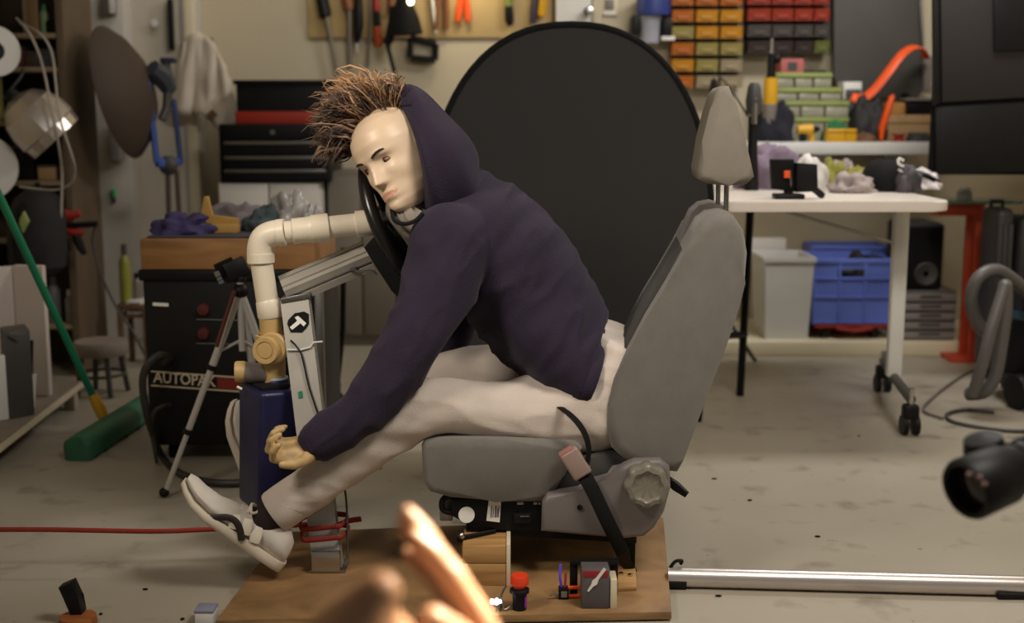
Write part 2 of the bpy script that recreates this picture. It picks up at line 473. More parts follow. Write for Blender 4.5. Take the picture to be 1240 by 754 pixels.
# seat frame, motor box, rails
MB().prism(P2([(546, 604), (547, 625), (575, 640), (656, 644), (656, 604)], YS + .02), SK * 0.4, 0.004).build('seat_frame', M_METALB, seat)
MB().tube(smoothpath([at(553, 600, YS + .03), at(538, 603, YS + .03), at(535, 612, YS + .03), at(540, 619, YS + .03), at(568, 623, YS + .03)], 4), 0.0065, n=8).build('slide_bar', M_METALB, seat)
MB().tube(smoothpath([at(553, 600, YS + .38), at(538, 603, YS + .38), at(535, 612, YS + .38), at(540, 619, YS + .38), at(568, 623, YS + .38)], 4), 0.0065, n=8).build('slide_bar', M_METALB, seat)
w = at(543, 608, YS + .15)
MB().box(w, (0.028, 0.2, 0.022), bev=0.003).build('frame_plate', M_STEEL, seat)
for dY in (0.03, 0.40):
    MB().prism([p + SK * dY for p in P2([(562, 640), (562, 651), (771, 664), (771, 654)], YS)], SK * 0.035, 0.003).build('seat_rail', M_METALB, seat)
ys = YS + 0.018
MB().lathe([(0, 0), (0.0175, 0), (0.0175, 0.0015), (0, 0.0015)], at(565, 623, ys), (0.05, -1, 0.1), n=28).build('round_sticker', M_PAPER, seat)
lb = MB().prism(P2([(589, 630), (592, 604), (607, 605), (605, 632)], ys), (0, -0.0012, 0)).build('barcode_label', M_PAPER, seat)
for i, (u, wd) in enumerate(((594, 1.2), (596.5, .8), (599, 1.6), (601.5, .9), (603, .8))):
    MB().prism(P2([(u, 626), (u + .8, 612 + (i % 2) * 3), (u + .8 + wd, 612 + (i % 2) * 3), (u + wd, 626)], ys - .0014), (0, -0.0006, 0)).build('barcode_stripe', M_DGREY, lb)
MB().prism(P2([(622, 634), (622, 621), (644, 621), (644, 634)], ys - .004), (0, 0.02, 0), 0.003).build('adjuster_socket', M_BLACK, seat)
MB().bb(at(630, 626, ys - .008), at(641, 622, ys + .005), 0.001).build('adjuster_key', M_STEEL, seat)
for x0, x1 in ((626, 634), (646, 651), (652, 655)):
    MB().bb(at(x0, 611, ys), at(x1, 607, ys + .004), 0.001).build('steel_tab', M_STEEL, seat)
# rail feet
for dY in (0.035, 0.41):
    p = at(762, 660, YS) + SK * dY
    MB().bb((p.x - 0.014, p.y, ZT), (p.x + 0.014, p.y + 0.02, p.z), 0.002).build('rail_foot', M_METALB, seat)
    p = at(590, 648, YS) + SK * dY
    if dY > 0.1: MB().bb((p.x - 0.014, p.y, ZT), (p.x + 0.014, p.y + 0.02, p.z), 0.002).build('rail_foot', M_METALB, seat)
# buckle and belt
u = (at(694, 541, 2.5) - at(708, 577, 2.5)).normalized()
Rb = Matrix((Vector((0.85, 0, 0.53)), Vector((0, 1, 0)), Vector((-0.53, 0, 0.85)))).transposed()
MB().box(at(697, 560, 2.52), (0.042, 0.032, 0.064), Rb, 0.006, 3).build('belt_buckle', mat('buckle_plastic', (150, 128, 120), 0.4, var=0.05), seat)
MB().box(at(686, 547, 2.519), (0.034, 0.026, 0.012), Rb, 0.003).build('buckle_button', mat('buckle_button', (160, 112, 104), 0.4, var=0.05), seat)
MB().tube(smoothpath([at(706, 574, 2.52), at(716, 590, 2.505), at(734, 628, 2.505), at(748, 656, 2.525), at(754, 668, 2.54)], 5), 0.0155, n=8, flat=.22, up=(1, 0, 0.2)).build('belt_stalk', M_MATTE, seat)
tb = at(768, 696, 2.60)
MB().tube([at(753, 664, 2.545), at(757, 680, 2.56), at(764, 690, 2.575), at(768, 698, 2.58)], [0.016, 0.013, 0.012, 0.011], n=8, flat=.3, up=(1, 0, 0.2)).build('anchor_plate', M_METALB, seat)
MB().tube(smoothpath([at(674, 490, 2.60), at(688, 500, 2.54), at(700, 512, 2.52), at(709, 527, 2.515), at(713, 545, 2.515), at(710, 566, 2.515)], 5), 0.0085, n=8, flat=.3, up=(1, 0, 0)).build('lap_belt', M_MATTE, seat)
blk = scrap('plywood_pad', [fl(748, 716, ZT), fl(771, 715, ZT), fl(769, 678, ZT), fl(748, 679, ZT)], 0.008, M_PINE, 'small pine pad bolted under the rear belt anchor', 'block')
for px, py in ((752, 695), (763, 697)):
    p = fl(px, py, ZT + .008)
    MB().lathe([(0, 0.0002), (0.0055, 0.0002), (0.0055, 0.004), (0.003, 0.005), (0, 0.005)], p).build('bolt_head', M_CHROME, blk)

# ---- the dummy person
person = None
HC = at(482, 190, 2.69)
def rot_img(v):   # screen vector (right, up) in world at the camera's tilt
    return Vector((v[0], v[1] * math.sin(PITCH), v[1] * math.cos(PITCH)))
ang = math.radians(27); yaw = math.radians(41); nod = math.radians(4)
CB = Vector((0, -math.cos(PITCH), math.sin(PITCH)))           # towards the camera
hx = rot_img((math.cos(ang), math.sin(ang)))                  # image right after the roll
hup = rot_img((-math.sin(ang), math.cos(ang)))
hf = (-math.sin(yaw)) * hx + math.cos(yaw) * CB
hl = hup.cross(hf).normalized()                               # the head's own left
hup2 = (hup * math.cos(nod) - hf * -math.sin(nod)).normalized(); hf2 = hl.cross(hup2).normalized() 
HR = Matrix((hl, hf2, hup2)).transposed()
def hp_(u, w, v): return HC + HR @ Vector((u, w, v))
def interp(tab, x):
    for (a, fa), (b, fb) in zip(tab, tab[1:]):
        if x <= b:
            t = (x - a) / (b - a); t = t * t * (3 - 2 * t) if False else t
            return fa + (fb - fa) * t
    return tab[-1][1]
HW = [(-1, .018), (-.93, .032), (-.8, .045), (-.6, .057), (-.35, .065), (0, .071), (.3, .075), (.55, .071), (.75, .06), (.9, .041), (.97, .024), (1, .004)]
HF = [(-1, .062), (-.93, .080), (-.8, .086), (-.6, .084), (-.35, .083), (-.1, .083), (.15, .090), (.4, .091), (.6, .084), (.78, .067), (.9, .046), (.97, .025), (1, .004)]
HB = [(-1, -.02), (-.85, -.01), (-.7, .01), (-.5, .05), (-.25, .078), (0, .092), (.3, .10), (.55, .095), (.75, .078), (.9, .05), (.97, .027), (1, .004)]
def g(x, s): return math.exp(-(x / s) ** 2)
def headmesh(mb):
    rings = []; n = 96; m = 90
    for i in range(m + 1):
        v = -1 + 2 * i / m
        v = max(-1, min(1, v))
        a, fr, bk_ = interp(HW, v), interp(HF, v), interp(HB, v)
        ring = []
        for k in range(n):
            t = 2 * PI * k / n
            c, s_ = math.cos(t), math.sin(t)
            e = 0.9
            u = a * math.copysign(abs(c) ** e, c)
            w = (fr if s_ > 0 else bk_) * math.copysign(abs(s_) ** e, s_)
            z = v * 0.112
            if s_ > 0:
                fz = max(0, s_)
                d = 0
                # nose: ridge, tip, wings
                if -0.047 < z < 0.012:
                    tt = (0.010 - z) / 0.050
                    hgt = 0.005 + 0.021 * max(0, min(1, tt)) ** 0.9
                    fall = 1.0 if z > -0.038 else max(0, 1 - (-0.038 - z) / 0.008)
                    wd = 0.0085 + 0.006 * max(0, tt)
                    d += hgt * fall * g(u, wd)
                d += 0.005 * g(u, 0.03) * g(z + 0.068, 0.014)                 # lips mound
                d += 0.0035 * g(u, 0.02) * (g(z + 0.0605, 0.004) + g(z + 0.0725, 0.0045))
                d -= 0.004 * g(u, 0.024) * g(z + 0.066, 0.0022)               # mouth line
                d += 0.006 * g(u, 0.018) * g(z + 0.098, 0.014)                # chin
                d -= 0.004 * g(u, 0.03) * g(z + 0.083, 0.006)
                for q in (-1, 1):
                    d -= 0.012 * g(u - q * 0.031, 0.017) * g(z - 0.002, 0.011)  # eye sockets
                    d += 0.005 * g(u - q * 0.031, 0.012) * g(z + 0.001, 0.006)  # lids
                    d += 0.005 * g(u - q * 0.03, 0.022) * g(z - 0.018, 0.007)   # brow
                    d += 0.005 * g(u - q * 0.046, 0.016) * g(z + 0.026, 0.016)  # cheekbone
                    d -= 0.004 * g(u - q * 0.047, 0.014) * g(z + 0.06, 0.018)   # hollow cheek
                w += d * min(1, fz * 2.2)
            ring.append(hp_(u, w, z))
        rings.append(ring)
    mb.loft(rings)
def ring_at(p, d, rx, ry, side=None, n=20):
    d = Vector(d).normalized()
    s_ = Vector(side) if side is not None else Vector((0, 1, 0))
    s_ = (s_ - d * s_.dot(d)).normalized(); t_ = d.cross(s_)
    return [p + s_ * ry * math.cos(2 * PI * k / n) + t_ * rx * math.sin(2 * PI * k / n) for k in range(n)]
def limb(mb, pts, rs, n=16, side=None, flat=1.0, ends=True):
    P = [Vector(p) for p in pts]
    rings = []
    for i, p in enumerate(P):
        a = P[max(0, i - 1)]; b = P[min(len(P) - 1, i + 1)]
        rings.append(ring_at(p, b - a, rs[i], rs[i] * flat, side, n))
    mb.loft(rings)
    if ends:
        mb.ell(P[0], rs[0] * .98, 12, 8); mb.ell(P[-1], rs[-1] * .98, 12, 8)

def hand(mb, wrist, d, nrm, thumb_side, scale=1.0, curls=(50, 60, 66, 72), thumb_curl=30, rad=0.0088, palm_w=0.042, thumb_dir=None, spread=1.0, fist=1.0, thumb_r=0.0115):
    """palm + four fingers of different lengths + thumb. d: towards the fingertips, nrm: out of the palm."""
    d = Vector(d).normalized(); nrm = Vector(nrm); nrm = (nrm - d * nrm.dot(d)).normalized()
    s_ = d.cross(nrm)
    if s_.dot(Vector(thumb_side)) < 0: s_ = -s_
    S = scale; wrist = Vector(wrist)
    rings = []
    for t, w_, th in ((-0.02, .027, .020), (0, .028, .019), (.025, .036, .019), (.055, palm_w, .0165), (.078, palm_w * 1.02, .014), (.09, palm_w * .95, .011)):
        c = wrist + d * t * S
        rings.append([c + s_ * w_ * S * math.cos(2 * PI * k / 18) + nrm * th * S * math.sin(2 * PI * k / 18) for k in range(18)])
    mb.loft(rings)
    lens = ((.043, .026, .021), (.047, .030, .023), (.044, .028, .022), (.034, .021, .019))
    for i in range(4):
        o = (0.031 - 0.0205 * i) * S
        base = wrist + d * (0.080 - 0.004 * abs(i - 1)) * S + s_ * o
        fan = (0.10 - 0.07 * i) * spread
        dir0 = (d + s_ * fan).normalized()
        c = math.radians(curls[i]); p = base; pts = [base - dir0 * 0.02 * S, p]; acc = 0
        for j, ln in enumerate(lens[i]):
            acc += c * (0.75, 1.05, 0.75)[j]
            dd = dir0 * math.cos(acc) + nrm * math.sin(acc)
            mid = p + dd * ln * S * 0.5
            p = p + dd * ln * S
            pts += [mid, p]
        r0 = rad * S * (1.0, 1.03, 1.0, 0.88)[i]
        rs = [r0 * 1.05, r0 * 1.06, r0 * .96, r0 * 1.02, r0 * .9, r0 * .95, r0 * .86, r0 * .72][:len(pts)]
        limb(mb, pts, rs, 10)
    tb_ = wrist + d * 0.022 * S + s_ * 0.026 * S + nrm * 0.006 * S
    td = Vector(thumb_dir).normalized() if thumb_dir is not None else (d * 0.62 + s_ * 0.68 + nrm * 0.38).normalized()
    ax = td.cross(nrm).normalized()
    p = tb_; pts = [tb_ - td * .012 * S, p]; acc = 0
    tgt = (d - s_ * 0.25 + nrm * 0.35).normalized()
    for j, ln in enumerate((.040, .032, .027)):
        t = math.radians(thumb_curl) * j / 2 
        dd = (td * math.cos(t) + tgt * math.sin(t)).normalized()
        p = p + dd * ln * S; pts += [p]
    limb(mb, pts, [thumb_r * 1.35 * S, thumb_r * 1.4 * S, thumb_r * S, thumb_r * .98 * S, thumb_r * .74 * S], 12)

def skin_mat(name, base, lip=None):
    return mat(name, base, 0.45, var=0.05, scale=12, bump=0.04, bscale=150)
M_SKIN = mat('dummy_skin', (212, 186, 158), 0.42, var=0.05, scale=9)
M_LIPS = mat('dummy_lips', (200, 146, 122), 0.4, var=0.05)
M_LATEX = mat('dummy_hand_latex', (186, 156, 108), 0.5, var=0.16, scale=26)
bm_ = MB()
headmesh(bm_)
# neck, trunk, arms, legs inside the clothes
Yc = 2.80
neck0 = hp_(0, -0.03, -0.06); neck1 = at(545, 250, 2.78)
limb(bm_, [neck0, (neck0 + neck1) / 2, neck1], [.05, .05, .055])
sp = [at(708, 462, Yc), at(665, 400, Yc), at(628, 345, Yc), at(595, 298, Yc), at(556, 262, Yc)]
rgs = [ring_at(p, (sp[min(4, i + 1)] - sp[max(0, i - 1)]), r1, r2, (0, 1, 0), 24) for i, (p, r1, r2) in enumerate(zip(sp, (.085, .09, .105, .1, .07), (.145, .14, .15, .165, .15)))]
bm_.loft(rgs)
ARM_N = [at(548, 292, 2.63), at(530, 345, 2.585), at(508, 400, 2.555), at(482, 445, 2.54), at(440, 496, 2.52), at(388, 533, 2.50)]
ARM_F = [at(560, 300, 2.97), at(545, 370, 3.02), at(528, 420, 3.02), at(500, 470, 2.97), at(470, 505, 2.93)]
LEG_N = [at(700, 492, 2.68), at(650, 500, 2.66), at(590, 497, 2.63), at(545, 491, 2.61), at(512, 492, 2.60), at(470, 516, 2.585), at(420, 556, 2.57), at(378, 588, 2.555), at(344, 612, 2.545)]
LEG_F = [at(690, 478, 2.92), at(640, 470, 2.93), at(590, 456, 2.95), at(545, 458, 2.96), at(500, 480, 2.955), at(440, 520, 2.94), at(370, 556, 2.92), at(310, 590, 2.91)]
limb(bm_, ARM_N, [.05, .048, .043, .04, .034, .026])
limb(bm_, ARM_F, [.05, .048, .043, .036, .028])
limb(bm_, LEG_N, [.085, .07, .05, .047, .05, .045, .04, .034, .028])
limb(bm_, LEG_F, [.085, .07, .06, .055, .05, .045, .036, .028])
hd_dir = at(338, 541, 2.47) - at(392, 532, 2.505)
hand(bm_, at(384, 540, 2.505), hd_dir, (0.10, -0.55, 0.75), (0.0, -0.5, 0.6), 0.92, (50, 56, 60, 64), 60, rad=0.0095, palm_w=0.036)
hand(bm_, at(470, 508, 2.93), at(440, 540, 2.9) - at(470, 508, 2.93), (0.5, 0, -.6), (0, -1, 0), 0.85, (40, 45, 50, 55))
# feet inside the shoes
limb(bm_, [LEG_N[-1], at(305, 648, 2.54), at(258, 622, 2.53)], [.028, .032, .025])
limb(bm_, [LEG_F[-1], at(314, 572, 2.90), at(298, 532, 2.90)], [.028, .022, .018])
# ear on the near side
ep = hp_(0.074, -0.012, 0.002)
bm_.ell(ep, (0.012, 0.017, 0.030), 12, 8, HR @ Matrix.Rotation(math.radians(25), 3, 'Z') @ Matrix.Rotation(math.radians(-12), 3, 'X'))
bm_.ell(hp_(-0.074, -0.012, 0.002), (0.012, 0.017, 0.030), 12, 8, HR)
person = fused(bm_, 'person', M_SKIN, None, voxel=0.0036, smooth=2, origin=(0.05, 2.8, 0.34))
tag(person, 'dummy person in navy hoodie and beige joggers slumped in the grey car seat', 'person')
me = person.data
me.materials.append(M_LIPS); me.materials.append(M_LATEX)
inv = HR.transposed(); wr = at(375, 535, 2.5) - person.location
for p in me.polygons:
    c = p.center + person.location
    l = inv @ (c - HC)
    if l.y > 0.06 and abs(l.z + 0.0665) < 0.0075 * max(0, 1 - (abs(l.x) / 0.027) ** 2) + 0.0005 and abs(l.x) < 0.026: p.material_index = 1
    elif c.x < -0.2 and c.z < 0.45: p.material_index = 2
# brows and eyes
M_BROW = mat('brow_hair', (34, 24, 20), 0.8, var=0.1)
bv = [Vector(v.co) + person.location for v in me.vertices]
near_head = [(inv @ (v - HC)) for v in bv if (v - HC).length < 0.16]
def face_w(u, z):
    best = -1; r = 0.004
    while best < 0 and r < 0.03:
        best = max([l.y for l in near_head if abs(l.x - u) < r and abs(l.z - z) < r and l.y > 0] or [-1]); r *= 1.5
    return best
for q in (1, -1):
    pts = []
    for u, z in ((0.015, 0.0165), (0.023, 0.0195), (0.031, 0.0215), (0.039, 0.0225), (0.047, 0.0215)):
        pts.append(hp_(q * u, face_w(q * u, z) - 0.0006, z))
    MB().tube(pts, [.0022, .0031, .0031, .0026, .0012], n=8, up=hf2).build('eyebrow', M_BROW, person)
    z = 0.0005; w_ = face_w(q * 0.031, z)
    e = MB().ell(hp_(q * 0.031, w_ - 0.0065, z), (0.0115, 0.0085, 0.0058), 16, 10, HR).build('eye', mat('eye_white', (140, 110, 92), 0.25, var=0.05), person)
    MB().ell(hp_(q * 0.031 - 0.001, w_ - 0.0008, z), (0.0048, 0.0034, 0.0048), 12, 8, HR).build('iris', mat('iris', (44, 28, 20), 0.2, var=0.1), e)
    pts = [hp_(q * 0.031 + du, w_ + 0.0006 - abs(du) * 0.18, z + 0.0055 - (du / 0.014) ** 2 * 0.004) for du in (-.013, -.007, 0, .007, .013)]
    MB().tube(pts, [.0008, .0014, .0016, .0014, .0008], n=6, up=hf2).build('eyelid', mat('eyelid', (112, 74, 56), 0.5, var=0.05), person)
# strap round the neck and grey scarf
M_SCARF = mat('grey_scarf', (128, 118, 108), 0.95, var=0.3, scale=18, bump=0.3, bscale=90)
rg = []
for i, (px, py, r) in enumerate(((488, 243, .035), (498, 256, .052), (508, 268, .058), (518, 280, .058), (526, 296, .05))):
    p = at(px, py, 2.68)
    rg.append([p + Vector((math.cos(2 * PI * k / 30) * r * (1 + .12 * math.sin(5 * k + i)), math.sin(2 * PI * k / 30) * r * 1.2 * (1 + .12 * math.sin(4 * k + i * 2)), .01 * math.sin(3 * k + i))) for k in range(30)])
MB().loft(rg).build('scarf', M_SCARF, person, angle=80)
MB().tube(smoothpath([at(474, 250, 2.66), at(475, 258, 2.62), at(478, 267, 2.59), at(490, 271, 2.585), at(503, 267, 2.585), at(512, 258, 2.59)], 5), 0.0045, n=8).build('neck_strap', M_MATTE, person)
# ---- hoodie
M_HOOD = mat('navy_fleece', (45, 37, 53), 0.95, var=0.12, scale=5, bump=0.25, bscale=260, sheen=0.06, spec=0.2)
hb = MB()
tor = [((703, 441), .103, .235), ((686, 417), .114, .235), ((664, 388), .134, .225), ((634, 348), .146, .195), ((606, 306), .142, .2), ((574, 268), .122, .205), ((548, 246), .09, .165), ((528, 240), .07, .10)]
sp = [at(p[0][0], p[0][1], Yc) for p in tor]
dirs = []
for i in range(len(sp)):
    dirs.append(sp[min(len(sp) - 1, i + 1)] - sp[max(0, i - 1)])
dirs[0] = at(672, 429, Yc) - at(703, 441, Yc)
hb.loft([ring_at(p, d, t[1], t[2], (0, 1, 0), 32) for p, d, t in zip(sp, dirs, tor)])
limb(hb, ARM_N, [.086, .078, .068, .060, .053, .043], 20)
limb(hb, ARM_F, [.08, .075, .066, .055, .045], 16)
def wrinkle(co):
    q = Vector((co.x * 0.9 - co.z * 0.6, co.y * 0.5, co.x * 0.4 + co.z)) 
    return 0.008 * noise.noise(co * 8) + 0.007 * (1 - 2 * abs(noise.noise(Vector((q.x * 22, q.y * 8, q.z * 9)))))
hoodie = fused(hb, 'hoodie', M_HOOD, person, voxel=0.007, smooth=10, disp=wrinkle)
# hem band and cuff
c0 = at(704, 442, Yc)
hemd = dirs[0].normalized()
MB().loft([ring_at(c0 - hemd * t, hemd, .105 - k, .237 - k, (0, 1, 0), 40) for t, k in ((-.02, .004), (-.006, 0), (.012, 0), (.018, .006))]).build('hem_band', M_HOOD, person, angle=60)
cdv = (ARM_N[-1] - ARM_N[-2]).normalized()
MB().loft([ring_at(ARM_N[-1] + cdv * t, cdv, r, r, None, 24) for t, r in ((-.05, .048), (-.03, .049), (.012, .044), (.022, .038))]).build('cuff', M_HOOD, person, angle=60)
# hood: shell round the back of the head
def hoodring(top, bot, yn, yf, sag, n=28, lean=0.0):
    """open ring from bottom-near over the top to bottom-far"""
    out = []
    T, B = at(top[0], top[1], 2.72), at(bot[0], bot[1], 2.72)
    c = (T + B) / 2; ax = (T - B) / 2
    for k in range(n):
        a = -PI * 0.5 + 2 * PI * k / n
        yy = (yn if math.cos(a) > 0 else yf)
        out.append(c + ax * math.sin(a) + Vector((lean if math.cos(a) > 0 else -lean * .6, 0, 0)) * abs(math.cos(a)) + Vector((0, -yy * math.cos(a) if math.cos(a) > 0 else -yf * math.cos(a), 0)))
    return out
hr_ = [hoodring((474, 122), (505, 262), .100, .13, 0, lean=.046),
       hoodring((484, 107), (512, 270), .115, .14, 0, lean=.036),
       hoodring((496, 103), (522, 272), .125, .15, 0, lean=.02),
       hoodring((512, 110), (536, 272), .128, .15, 0),
       hoodring((528, 126), (550, 268), .122, .14, 0),
       hoodring((545, 146), (562, 262), .11, .13, 0),
       hoodring((560, 160), (572, 256), .09, .11, 0),
       hoodring((573, 178), (580, 248), .06, .075, 0),
       hoodring((578, 196), (584, 236), .025, .03, 0)]
def hoodfold(pts, i):
    out = []
    for p in pts:
        d = 0.022 * noise.noise(Vector((p.x * 16, p.y * 9, p.z * 9))) + 0.009 * math.sin(i * 1.7 + p.z * 34)
        out.append(p + Vector((0, -d, d * .5)) if i > 0 else p)
    return out
hm = MB(); hm.loft([hoodfold(r, i) for i, r in enumerate(hr_)], cap=False)
off = worldloc(person)
mm = hm.mesh('hood', off)
def hmods(o):
    s_ = o.modifiers.new('s', 'SOLIDIFY'); s_.thickness = 0.006; s_.offset = 1
    b_ = o.modifiers.new('b', 'SUBSURF'); b_.levels = 1; b_.render_levels = 1
mm2 = evalmesh(mm, hmods); mm2.name = 'hood'; mm2.materials.clear(); mm2.materials.append(M_HOOD)
mm2.polygons.foreach_set('use_smooth', [True] * len(mm2.polygons))
ho = bpy.data.objects.new('hood', mm2); COL.objects.link(ho); ho.parent = person
# seam line on the shoulder
# ---- hair tuft
rnd = random.Random(4)
M_HAIR = mat('brown_hair', (104, 78, 58), 0.5, var=0.5, scale=30)
M_HAIRL = mat('light_hair', (176, 136, 98), 0.45, var=0.3, scale=30)
M_HAIRD = mat('dark_hair', (56, 40, 32), 0.6, var=0.3, scale=30)
def lock(mb, p0, p1, bend, r):
    mid = (p0 + p1) / 2 + bend
    pts = [p0, p0 * .5 + mid * .5 + bend * .12, mid, mid * .45 + p1 * .55 + bend * .2, p1]
    mb.tube(pts, [r * .7, r, r * .95, r * .6, r * .08], n=5, flat=.45)
def tuft(name, m, N, seed, region):
    r = random.Random(seed); mb = MB()
    for i in range(N):
        t = r.random(); 
        base = at(*(Vector(region[0]) * (1 - t) + Vector(region[1]) * t).to_tuple()[:2], 2.71 + r.uniform(-.02, .07))
        t2 = min(1, max(0, t + r.uniform(-.22, .22)))
        k = r.uniform(.55, 1.0)
        A, Bm, Cc = Vector(region[2]), Vector(region[3]), Vector(region[4])
        tip2 = A * (1 - t2) ** 2 + Bm * 2 * t2 * (1 - t2) + Cc * t2 * t2
        tip = at(tip2.x + r.uniform(-10, 10), tip2.y + r.uniform(-10, 10), 2.70 + r.uniform(-.1, .16))
        tip = base + (tip - base) * k
        bend = Vector((r.uniform(-.03, .02), r.uniform(-.04, .03), r.uniform(-.005, .05)))
        lock(mb, base, tip, bend, r.uniform(.0013, .0034))
    o = mb.build(name, m, person, angle=80); o['kind'] = 'stuff'
    return o
reg = ((428, 184, 0), (480, 136, 0), (384, 198, 0), (330, 92, 0), (484, 100, 0))
tuft('hair', M_HAIR, 620, 1, reg)
tuft('hair', M_HAIRL, 330, 2, ((446, 150, 0), (482, 134, 0), (372, 128, 0), (402, 64, 0), (482, 98, 0)))
tuft('hair', M_HAIRD, 420, 3, ((424, 190, 0), (470, 140, 0), (396, 200, 0), (340, 110, 0), (466, 108, 0)))
capm = MB(); capm.ell(at(452, 158, 2.755), (.062, .07, .058), 18, 12); capm.build('hair_cap', M_HAIRD, person)
# ---- joggers
M_JOG = mat('beige_jersey', (200, 187, 176), 0.9, var=0.05, scale=14, bump=0.15, bscale=300)
jb = MB()
limb(jb, LEG_N, [.112, .086, .0615, .058, .0635, .062, .053, .047, .043], 20, ends=False)
limb(jb, LEG_F, [.10, .085, .075, .07, .066, .058, .046, .04], 20)
pel = [((748, 404), .064, .17), ((738, 434), .092, .215), ((722, 470), .10, .225), ((700, 492), .085, .20)]
pp = [at(a[0], a[1], Yc) for a, _, _ in pel]
jb.loft([ring_at(p, pp[min(3, i + 1)] - pp[max(0, i - 1)], q[1], q[2], (0, 1, 0), 28) for i, (p, q) in enumerate(zip(pp, pel))])
jb.ell(at(722, 500, 2.68), (.075, .11, .085)); jb.ell(LEG_N[0], .11)
def jw(co):
    s_ = noise.noise(Vector((co.x * 7 + co.z * 20, co.y * 12, co.z * 9 - co.x * 3)))
    return 0.004 * noise.noise(co * 8) + 0.012 * (0.4 - abs(s_))
fused(jb, 'joggers', M_JOG, person, voxel=0.006, smooth=6, disp=jw)
# rolled leg end
e0, e1 = LEG_N[-2], LEG_N[-1]; ed = (e1 - e0).normalized()
MB().loft([ring_at(e1 + ed * t, ed, r, r, None, 28) for t, r in ((-.05, .046), (-.04, .0475), (.0, .048), (.02, .0475), (.026, .045), (.022, .038))]).build('leg_cuff', M_JOG, person, angle=60)
# sock
MB().loft([ring_at(e1 + ed * t, ed, r, r, None, 20) for t, r in ((-.01, .036), (.02, .038), (.05, .039), (.075, .034))]).build('sock', mat('dark_sock', (34, 22, 20), 0.9, var=0.1), person)
# ---- shoes: children of the person, each with sole, upper, stripe, laces
M_SHOE = mat('shoe_mesh', (200, 192, 182), 0.8, var=0.07, scale=30, bump=0.15, bscale=400)
M_SOLE = mat('shoe_sole', (206, 194, 176), 0.6, var=0.06, scale=20)
M_STRIPE = mat('shoe_stripe', (38, 26, 24), 0.6, var=0.1)
M_PATCH = mat('shoe_overlay', (222, 212, 196), 0.55, var=0.04)
def shoe(heel, toe, upv, side, L, parent, laces=True):
    """heel and toe: points on the sole line"""
    d = (toe - heel).normalized(); s_ = Vector(side); s_ = (s_ - d * s_.dot(d)).normalized()
    n = d.cross(s_)
    if n.dot(Vector(upv)) < 0: n = -n
    def pt(x, y, z): return heel + d * x * L + s_ * y * L + n * z * L
    prof = [(-.03, .06, .11), (.0, .105, .20), (.08, .13, .27), (.2, .135, .30), (.3, .135, .285), (.42, .14, .235), (.55, .155, .19), (.7, .165, .15), (.84, .15, .125), (.94, .11, .10), (1.0, .05, .06)]
    def bowz(x): return 0.02 + 0.10 * max(0, (x - .68) / .32) ** 2 
    rings = []
    for x, hw, hh in prof:
        z0 = 0.035 + bowz(x); h = hh
        ring = []
        for k in range(24):
            a = 2 * PI * k / 24
            y = hw * math.copysign(abs(math.cos(a)) ** .8, math.cos(a))
            zz = z0 + (h - .0) * (0.5 + 0.5 * math.sin(a)) if math.sin(a) > -2 else z0
            y *= 1 - 0.42 * max(0, math.sin(a))
            ring.append(pt(x, y, zz))
        rings.append(ring)
    up_ = MB().loft(rings).build('shoe', M_SHOE, parent, angle=60)
    rings = []
    for x, hw in ((-.05, .05), (-.03, .09), (.03, .125), (.15, .14), (.35, .14), (.55, .165), (.7, .175), (.85, .155), (.95, .11), (1.015, .05)):
        b0 = bowz(x) - .02; th = .085 if x < .5 else .085 - .04 * (x - .5) / .5
        rings.append([pt(x, hw * cy, b0 + th * cz) for cy, cz in ((-.9, 0), (.9, 0), (1, .25), (1.02, .7), (.95, 1.0), (-.95, 1.0), (-1.02, .7), (-1, .25))])
    MB().loft(rings).build('shoe_sole', M_SOLE, up_, angle=50)
    pts = []
    for i in range(11):
        t = i / 10; x = .36 + .30 * t
        pts.append(pt(x, .152 + .010 * math.sin(PI * t), .045 + .115 * math.sin(PI * (t * .92 + .04)) + bowz(x) - .02))
    if laces: MB().tube(pts, [.0032] * 11, n=8, flat=2.3, up=s_).build('shoe_stripe', M_STRIPE, up_)
    for x, zc, ln, tl in ((.40, .16, .11, 1.0), (.30, .15, .13, 1.35), (.5, .145, .09, .8)):
        pa = pt(x - .03, .142, zc - .05); pb = pt(x + .015, .118, zc + ln * .55)
        MB().tube([pa, (pa + pb) / 2 + s_ * .02 * L, pb], [.011, .012, .009], n=8, flat=.25, up=d).build('shoe_overlay', M_PATCH, up_)
    if laces:
        for i in range(5):
            x = .34 + .055 * i; z = .345 - .047 * i + bowz(x) + .012
            MB().tube([pt(x, .085, z - .035), pt(x + .005, .05, z), pt(x + .01, 0, z + .012), pt(x, -.07, z - .025)], .0035, n=6).build('lace', M_PATCH, up_)
        MB().tube(smoothpath([pt(.40, .01, .315), pt(.47, .09, .33), pt(.43, .13, .28), pt(.38, .06, .31)], 4), .003, n=6).build('lace', M_PATCH, up_)
    tg = MB().loft([[pt(.27 + t * .02, -.06, .26 + t), pt(.27 + t * .02, .06, .26 + t), pt(.31 + t * .02, .055, .26 + t), pt(.31 + t * .02, -.055, .26 + t)] for t in (0, .08, .13)]).build('tongue', mat('shoe_tongue', (150, 140, 124), .85, var=.06), up_)
    return up_
shoe(at(333, 686, 2.53), at(222, 606, 2.52), (0.6, 0, 1), (0.12, -1, 0.05), 0.262, person)
shoe(at(306, 600, 2.90), at(272, 498, 2.90), (1, 0.1, 0.2), (-0.15, -1, 0.1), 0.235, person, laces=False)
